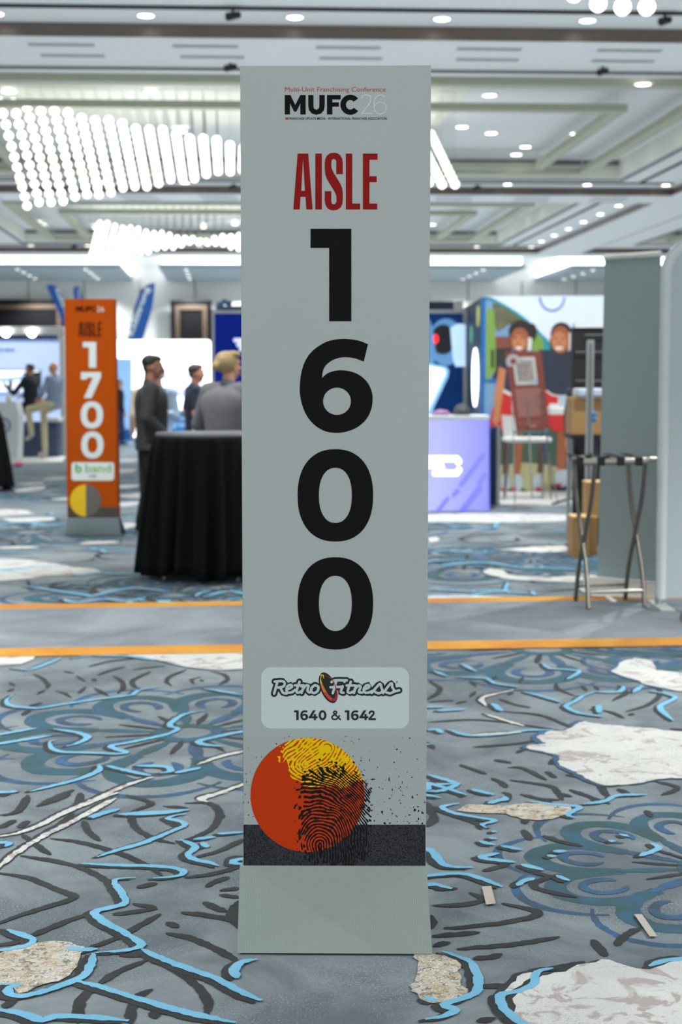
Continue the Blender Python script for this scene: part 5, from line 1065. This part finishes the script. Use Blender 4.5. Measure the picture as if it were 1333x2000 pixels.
def person(x, y, yaw, h, lab, skin=(176, 126, 100), hairc=(30, 26, 24), top=(40, 40, 44), legs=(30, 30, 34), shoe=(24, 22, 22), style='short', arms=None, sit=None, sleeve='long', headyaw=0, headtilt=0, build=1.0, lany=False, jacket=False, vox=.009, z0=0.0, feet=None, beard=False, skirt=False):
    """local frame: facing +Y, x to the person's right"""
    s = h/1.80
    e = empty('person', (x, y, z0), lab, 'person', rz=yaw)
    J = dict(hip=(.095, 0, .93), knee=(.10, .03, .50), ank=(.10, -.02, .09), sh=(.19, -.005, 1.46), el=(.25, -.03, 1.17), wr=(.24, .06, .93))
    hz = 0
    if sit: hz = sit/s-.86
    up = V((0, 0, hz))
    def S(v): return V(v)*s
    hips = [S(V((sx*.095, 0, .93))+up) for sx in (-1, 1)]
    kn = []; an = []; ft = feet or [None, None]
    for i, sx in enumerate((-1, 1)):
        if sit: k = S(V((sx*.13, .44, .93-.02))+up); a_ = S((sx*.12, .42, max(.09, .93+hz-.50)))
        else: k = S((sx*.10, .03, .50)); a_ = S((sx*.11, -.02, .09))
        if ft[i]: k, a_ = S(ft[i][0]), S(ft[i][1])
        kn.append(k); an.append(a_)
    sh = [S(V((sx*.195, -.01, 1.455))+up) for sx in (-1, 1)]
    ar = arms or [None, None]; el = []; wr = []
    for i, sx in enumerate((-1, 1)):
        if ar[i]: el.append(S(V(ar[i][0])+up)); wr.append(S(V(ar[i][1])+up))
        else: el.append(S(V((sx*.25, -.05, 1.16))+up)); wr.append(S(V((sx*.25, .04, .91))+up))
    neck = S(V((0, -.015, 1.50))+up); hc = S(V((0, .02, 1.675))+up)
    Rh = Matrix.Rotation(headyaw, 3, 'Z') @ Matrix.Rotation(headtilt, 3, 'X')
    def Hd(v): return hc+Rh @ (V(v)*s)
    b = MB()
    # torso
    def torso(b, g=0.0, low=.95):
        sec = crom([(z_, rx, yy*1.0+ry*10) for z_, rx, ry, yy in ((low-.05, .168, .120, 0), (1.05, .150, .112, .0), (1.20, .158, .118, .0), (1.33, .182, .122, .0), (1.42, .172, .108, .0), (1.475, .105, .075, .0), (1.50, .05, .05, .0))], .02)
        n_ = 24; vs = []
        for q in sec:
            for k in range(n_):
                a_ = 2*math.pi*k/n_; c_, w_ = math.cos(a_), math.sin(a_); e_ = 2/2.3
                vs.append(S(V(((q.y*build+g)*math.copysign(abs(c_)**e_, c_), (q.z/10*build+g)*math.copysign(abs(w_)**e_, w_), q.x))+up))
        b.add(vs, [(i_*n_+k, i_*n_+(k+1) % n_, (i_+1)*n_+(k+1) % n_, (i_+1)*n_+k) for i_ in range(len(sec)-1) for k in range(n_)]+[tuple(range(n_))[::-1], tuple(range((len(sec)-1)*n_, len(sec)*n_))], 0, True)
        for i in (0, 1): cap(b, S(V((0, -.01, 1.445))+up), (.068+g)*s, sh[i], (.062+g)*s)
    torso(b)
    cap(b, neck-V((0, 0, .05*s)), .062*s, hc-V((0, .01*s, .05*s)), .052*s)
    # head: skull, face, jaw, nose, ears
    b.ell(Hd((0, -.012, .025)), (.077*s, .098*s, .095*s), 0, 20, 14, Rh); b.ell(Hd((0, .025, -.03)), (.063*s, .070*s, .082*s), 0, 18, 12, Rh)
    b.ell(Hd((0, .045, -.085)), (.036*s, .036*s, .030*s), 0, 12, 8, Rh); cap(b, Hd((0, .090, .015)), .010*s, Hd((0, .112, -.022)), .014*s)
    b.ell(Hd((0, .088, -.055)), (.024*s, .014*s, .010*s), 0, 10, 8, Rh); b.ell(Hd((0, .083, .035)), (.055*s, .02*s, .012*s), 0, 12, 8, Rh)
    for sx in (-1, 1): b.ell(Hd((sx*.076, -.005, -.012)), (.010*s, .020*s, .032*s), 0, 10, 8, Rh); b.ell(Hd((sx*.045, .06, -.02)), (.022*s, .026*s, .024*s), 0, 10, 8, Rh)
    for i, sx in enumerate((-1, 1)):
        cap(b, sh[i], .052*s, el[i], .040*s); cap(b, el[i], .041*s, wr[i], .027*s)
        d = (wr[i]-el[i]).normalized(); side = V((-sx*.3, 1, 0)); side = (side-d*side.dot(d)).normalized(); nrm = d.cross(side)
        pc = wr[i]+d*.05*s; cap(b, wr[i]+d*.01*s, .030*s, wr[i]+d*.075*s, .036*s, .5, ax=nrm)
        for q in range(4):                                             # four fingers, gently curled
            o_ = side*(.027-.018*q)*s; l_ = (.052, .060, .056, .044)[q]*s; base = wr[i]+d*.085*s+o_
            m_ = base+d*l_*.55-nrm*(-sx)*l_*.12; t_ = m_+d*l_*.45-nrm*(-sx)*l_*.38
            cap(b, base-d*.02*s, .0105*s, m_, .0098*s, n=8); cap(b, m_, .0098*s, t_, .0085*s, n=8)
        th = wr[i]+d*.035*s+side*.030*s; cap(b, th, .014*s, th+d*.035*s+side*.026*s, .0115*s, n=8); cap(b, th+d*.035*s+side*.026*s, .0115*s, th+d*.065*s+side*.026*s, .0095*s, n=8)
        cap(b, hips[i], .085*s, kn[i], .055*s); cap(b, kn[i], .056*s, an[i], .036*s)
        fd = V((0, 1, 0)) if not (sit and ft[i]) else V((0, .85, -.5)); cap(b, an[i]-V((0, 0, .03*s)), .036*s, an[i]-V((0, 0, .045*s))+fd*.13*s, .030*s)
    skm = M('skin_%d_%d' % skin[:2], skin, .55, var=.04, vs=30)
    skin_mesh(b, 'body', skm, e, vox, None, 1)
    # eyes and brows
    b = MB(); [b.ell(Hd((sx*.030, .086, .008)), (.012*s, .008*s, .006*s), 0, 8, 6, Rh) for sx in (-1, 1)]; b.build('eyes', M('eye_dark', (40, 30, 28), .3), e, local=True)
    b = MB(); [b.ell(Hd((sx*.031, .090, .028)), (.017*s, .006*s, .004*s), 0, 8, 6, Rh) for sx in (-1, 1)]
    if style != 'bald': b.build('eyebrows', M('brow_%d' % hairc[0], hairc, .8), e, local=True)
    b = MB(); b.ell(Hd((0, .098, -.055)), (.021*s, .007*s, .006*s), 0, 10, 6, Rh); b.build('lips', M('lip_%d' % skin[0], (int(skin[0]*.85), int(skin[1]*.7), int(skin[2]*.7)), .5), e, local=True)
    hm = M('hair_%d_%d' % hairc[:2], hairc, .6, var=.25, vs=40, bump=.5, bs=90)
    b = MB()
    if style != 'bald':
        b.ell(Hd((0, -.030, .050)), (.083*s, .090*s, .078*s), 0, 20, 14, Rh); b.ell(Hd((0, .015, .085)), (.066*s, .075*s, .040*s), 0, 16, 10, Rh)
        b.ell(Hd((0, -.066, -.005)), (.060*s, .034*s, .052*s), 0, 16, 10, Rh)
        if style == 'bun': 
            b.ell(Hd((0, -.045, .03)), (.098*s, .100*s, .098*s), 0, 16, 12, Rh); b.ell(Hd((0, -.145, -.005)), (.042*s, .038*s, .042*s), 0, 14, 10, Rh); b.ell(Hd((.02, .02, .095)), (.07*s, .08*s, .035*s), 0, 14, 10, Rh)
        if style == 'long': cap(b, Hd((0, -.06, .0)), .088*s, Hd((0, -.085, -.25)), .07*s, .6, ax=(0, 1, 0))
        skin_mesh(b, 'hair', hm, e, vox*.8, None, 1)
    if beard: b = MB(); b.ell(Hd((0, .050, -.085)), (.052*s, .050*s, .038*s), 0, 14, 10, Rh); b.build('beard', hm, e, local=True)
    # clothes
    g = .014*s; tm = M('garment_%d_%d_%d' % top, top, .85, var=.12, vs=12, bump=.35, bs=16); b = MB(); torso(b, g+(.008 if jacket else 0), .90 if not jacket else .86)
    for i in (0, 1):
        if sleeve == 'long': ab = 1+(build-1)*.6; cap(b, sh[i], .068*s*ab, el[i], .056*s*ab); cap(b, el[i], .057*s*ab, el[i].lerp(wr[i], .93), .043*s*ab)
        else: cap(b, sh[i], .068*s, sh[i].lerp(el[i], .75), .060*s)
    cap(b, neck-V((0, 0, .045*s)), .076*s, neck+V((0, -.006*s, .012*s)), .066*s)
    if skirt: [b.ell(S((0, 0, z_)), (r_*s, r_*.8*s, .12*s), 0, 20, 10) for z_, r_ in ((.85, .21), (.75, .22), (.65, .225))]
    skin_mesh(b, 'jacket' if jacket else 'shirt', tm, e, vox, None, 7)
    b = MB(); lm = M('trouser_%d_%d_%d' % legs, legs, .9, var=.1, vs=10, bump=.3, bs=14)
    b.ell(S(V((0, -.005, .93))+up), (.178*build*s, .128*build*s, .12*s), 0, 18, 12)
    for i in (0, 1): lb2 = 1+(build-1)*.6; cap(b, hips[i], .105*s*lb2, kn[i], .076*s*lb2); cap(b, kn[i], .076*s*lb2, kn[i].lerp(an[i], .93), .064*s*lb2)
    skin_mesh(b, 'trousers', lm, e, vox, None, 5)
    smt = M('shoe_%d_%d' % shoe[:2], shoe, .45)
    for i in (0, 1):
        b = MB(); fd = V((0, 1, 0)); a_ = an[i]
        if ft[i] and sit: fd = V((0, .8, -.45)).normalized() if i == 0 else fd
        cap(b, a_-V((0, 0, .035*s))-fd*.03*s, .046*s, a_-V((0, 0, .045*s))+fd*.15*s, .040*s, .8, ax=(1, 0, 0))
        o = skin_mesh(b, 'shoe', smt, e, vox*.8, None, 1)
    if lany:
        b = MB(); c0 = S(V((0, .145*build, 1.18))+up)
        for sx in (-1, 1): b.tube([S(V((sx*.07, -.04, 1.515))+up), S(V((sx*.085, .085, 1.43))+up), S(V((sx*.055, .135*build+.018, 1.33))+up), c0+V((0, .02*s, .0))], .010*s, n=6)
        b.build('lanyard', M('lanyard_pale_blue', (186, 206, 216), .7), e, local=True)
        MB().box(c0.x-.05*s, c0.x+.05*s, c0.y+.01*s, c0.y+.02*s, c0.z-.13*s, c0.z).build('name_badge', white, e, local=True)
    return e
A90 = R(-90)
# man in black in profile beside the black table
p = G(285, 1036); man = person(wx(295, 14.9), 14.9, R(-78), 1.875, 'man in black long-sleeved top and black trousers in profile, standing left of the black table', (150, 104, 84), (24, 22, 24), (50, 50, 51), (16, 16, 18), (26, 24, 22),
    arms=[((-.26, -.06, 1.17), (-.19, .14, 1.0)), ((.265, -.07, 1.18), (.20, .13, .99))], build=1.28, vox=.008, headtilt=R(-3), feet=[((-.10, -.01, .50), (-.12, -.10, .09)), ((.10, .03, .50), (.11, -.02, .09))])
# woman in the grey jacket behind the table
person(wx(447, 12.75), 12.75, R(-28), 1.86, 'woman with blond pinned-up hair and grey jacket seen from behind at the black table', (200, 150, 128), (180, 156, 110), (112, 112, 118), (40, 40, 46), (30, 30, 30), 'bun',
    arms=[((-.33, .02, 1.17), (-.24, .24, 1.06)), ((.33, .02, 1.17), (.2, .26, 1.1))], build=1.28, jacket=True, vox=.008, headyaw=R(-22))
# man in navy polo
person(wx(381, 18.5), 18.5, R(-68), 1.83, 'man in navy polo shirt with a pale lanyard and khaki trousers, behind the table', (196, 138, 112), (66, 48, 38), (34, 44, 62), (186, 176, 156), (60, 50, 44), arms=[((-.24, -.06, 1.17), (-.20, .06, .96)), ((.25, -.08, 1.17), (.19, .09, .98))], sleeve='short', lany=True, vox=.011)
# person in pale blue shirt just right of the man in black
person(wx(309, 17.3), 17.3, R(150), 1.80, 'person in a pale blue shirt half hidden behind the man in black', (214, 160, 140), (90, 74, 60), (176, 200, 226), (70, 84, 110), (40, 40, 40), arms=[((-.26, .0, 1.18), (-.22, .10, 1.22)), ((.27, .02, 1.30), (.25, .10, 1.20))], vox=.012)
person(wx(293, 19.5), 19.5, R(20), 1.79, 'long-haired person in a beige top hidden behind the man in black', (206, 160, 130), (34, 28, 26), (204, 184, 160), (30, 32, 40), (50, 46, 44), 'long', vox=.012)
person(wx(232, 36.8), 36.8, R(-60), 1.70, 'person in black top and dark jeans walking far behind, right beside the orange sign', (196, 150, 124), (150, 120, 70), (30, 32, 34), (44, 58, 92), (24, 24, 26), 'long', vox=.016, feet=[((-.10, .12, .50), (-.11, .10, .09)), ((.10, .02, .50), (.11, -.20, .10))])
# dark-haired person facing the woman, a sliver beside the sign
person(wx(489, 13.6), 13.6, R(160), 1.80, 'person standing almost wholly behind the grey sign, facing the woman in grey', (150, 92, 74), (30, 24, 22), (60, 60, 66), (40, 40, 46), vox=.012)
# seated men
person(wx(106, 29.6), 29.6, R(62), 1.80, 'bald man in grey sweater and khaki trousers seated on the bench, legs crossed', (226, 160, 124), (90, 70, 60), (144, 160, 186), (220, 208, 172), (206, 206, 200), 'bald', sit=1.06, z0=.024, arms=[((-.27, .08, 1.18), (-.10, .34, 1.03)), ((.27, .08, 1.18), (.10, .34, 1.03))], lany=True, vox=.014,
    feet=[((-.10, .62, 1.02), (-.02, .62, .52)), ((.13, .40, .99), (.12, .38, .12))])
person(wx(60, 30.05), 30.05, R(62), 1.76, 'man in black blazer with a pale lanyard seated and holding up a dark phone', (196, 146, 130), (70, 66, 66), (26, 32, 44), (24, 26, 32), (40, 40, 40), 'short', sit=1.06, z0=.024, arms=[((-.30, .22, 1.16), (-.22, .50, 1.33)), ((.27, .10, 1.16), (.12, .34, 1.10))], lany=True, jacket=True, beard=True, vox=.014,
    feet=[((-.13, .44, .95), (-.14, .52, .55)), ((.13, .44, .95), (.12, .52, .50))])
ph = P(21, 749, 29.95); tag(MB().box(ph.x-.035, ph.x+.035, ph.y-.02, ph.y, ph.z-.09, ph.z+.07).build('phone', blackm), 'dark phone held up by the seated man in black', 'phone')
# legs behind the stored gear
person(wx(1150, 17.7), 17.7, R(170), 1.80, 'person in dark grey trousers standing behind the upper cardboard box', (180, 130, 104), (40, 34, 30), (60, 62, 70), (72, 70, 80), (110, 110, 108), vox=.012)
# ------------------------------------------------------------------ light of the hall: added ceiling fill and the near ceiling lamps
def lamp(name, kind, loc, power, **k):
    l = bpy.data.lights.new(name, kind); l.energy = power*K*K
    for a, v in k.items():
        if a not in ('rot',): setattr(l, a, v)
    o = bpy.data.objects.new(name, l); COL.objects.link(o); o.location = Vector(loc)*K
    if 'rot' in k: o.rotation_euler = k['rot']
    return o
lamp('added_ceiling_fill', 'AREA', (0, 27, 2.95), UPW, shape='RECTANGLE', size=34, size_y=52, color=(.93, .97, 1.0), rot=(math.pi, 0, 0))  # added area light with no fixture, brightens the ceiling like booth bounce
for x, y, w in ((-6.5, 5.6, 1.0), (6.9, 5.7, 1.0), (-3.2, 12.0, .3), (3.6, 12.4, .3)):
    lamp('ceiling_downlight_lamp', 'SPOT', (x, y, Z0-.03), DLW*w, spot_size=R(110), spot_blend=.5, shadow_soft_size=.06, color=(1, .98, .95))
    down((x, y, Z0-.001), 'ceiling downlight overhead near the grey sign, at %s%d' % ('left' if x < 0 else 'right', int(y)) if False else 'ceiling downlight above and %s %s the grey sign' % ('well behind' if y > 9 else 'just behind', 'left of' if x < 0 else 'right of'), None)

for p, w in LAMPS:
    lamp('downlight_lamp', 'SPOT', p, GRIDW*w*(3.6 if p.y > 28 else 2.7), spot_size=R(125), spot_blend=.8, shadow_soft_size=.10, color=(.98, .99, 1.0))
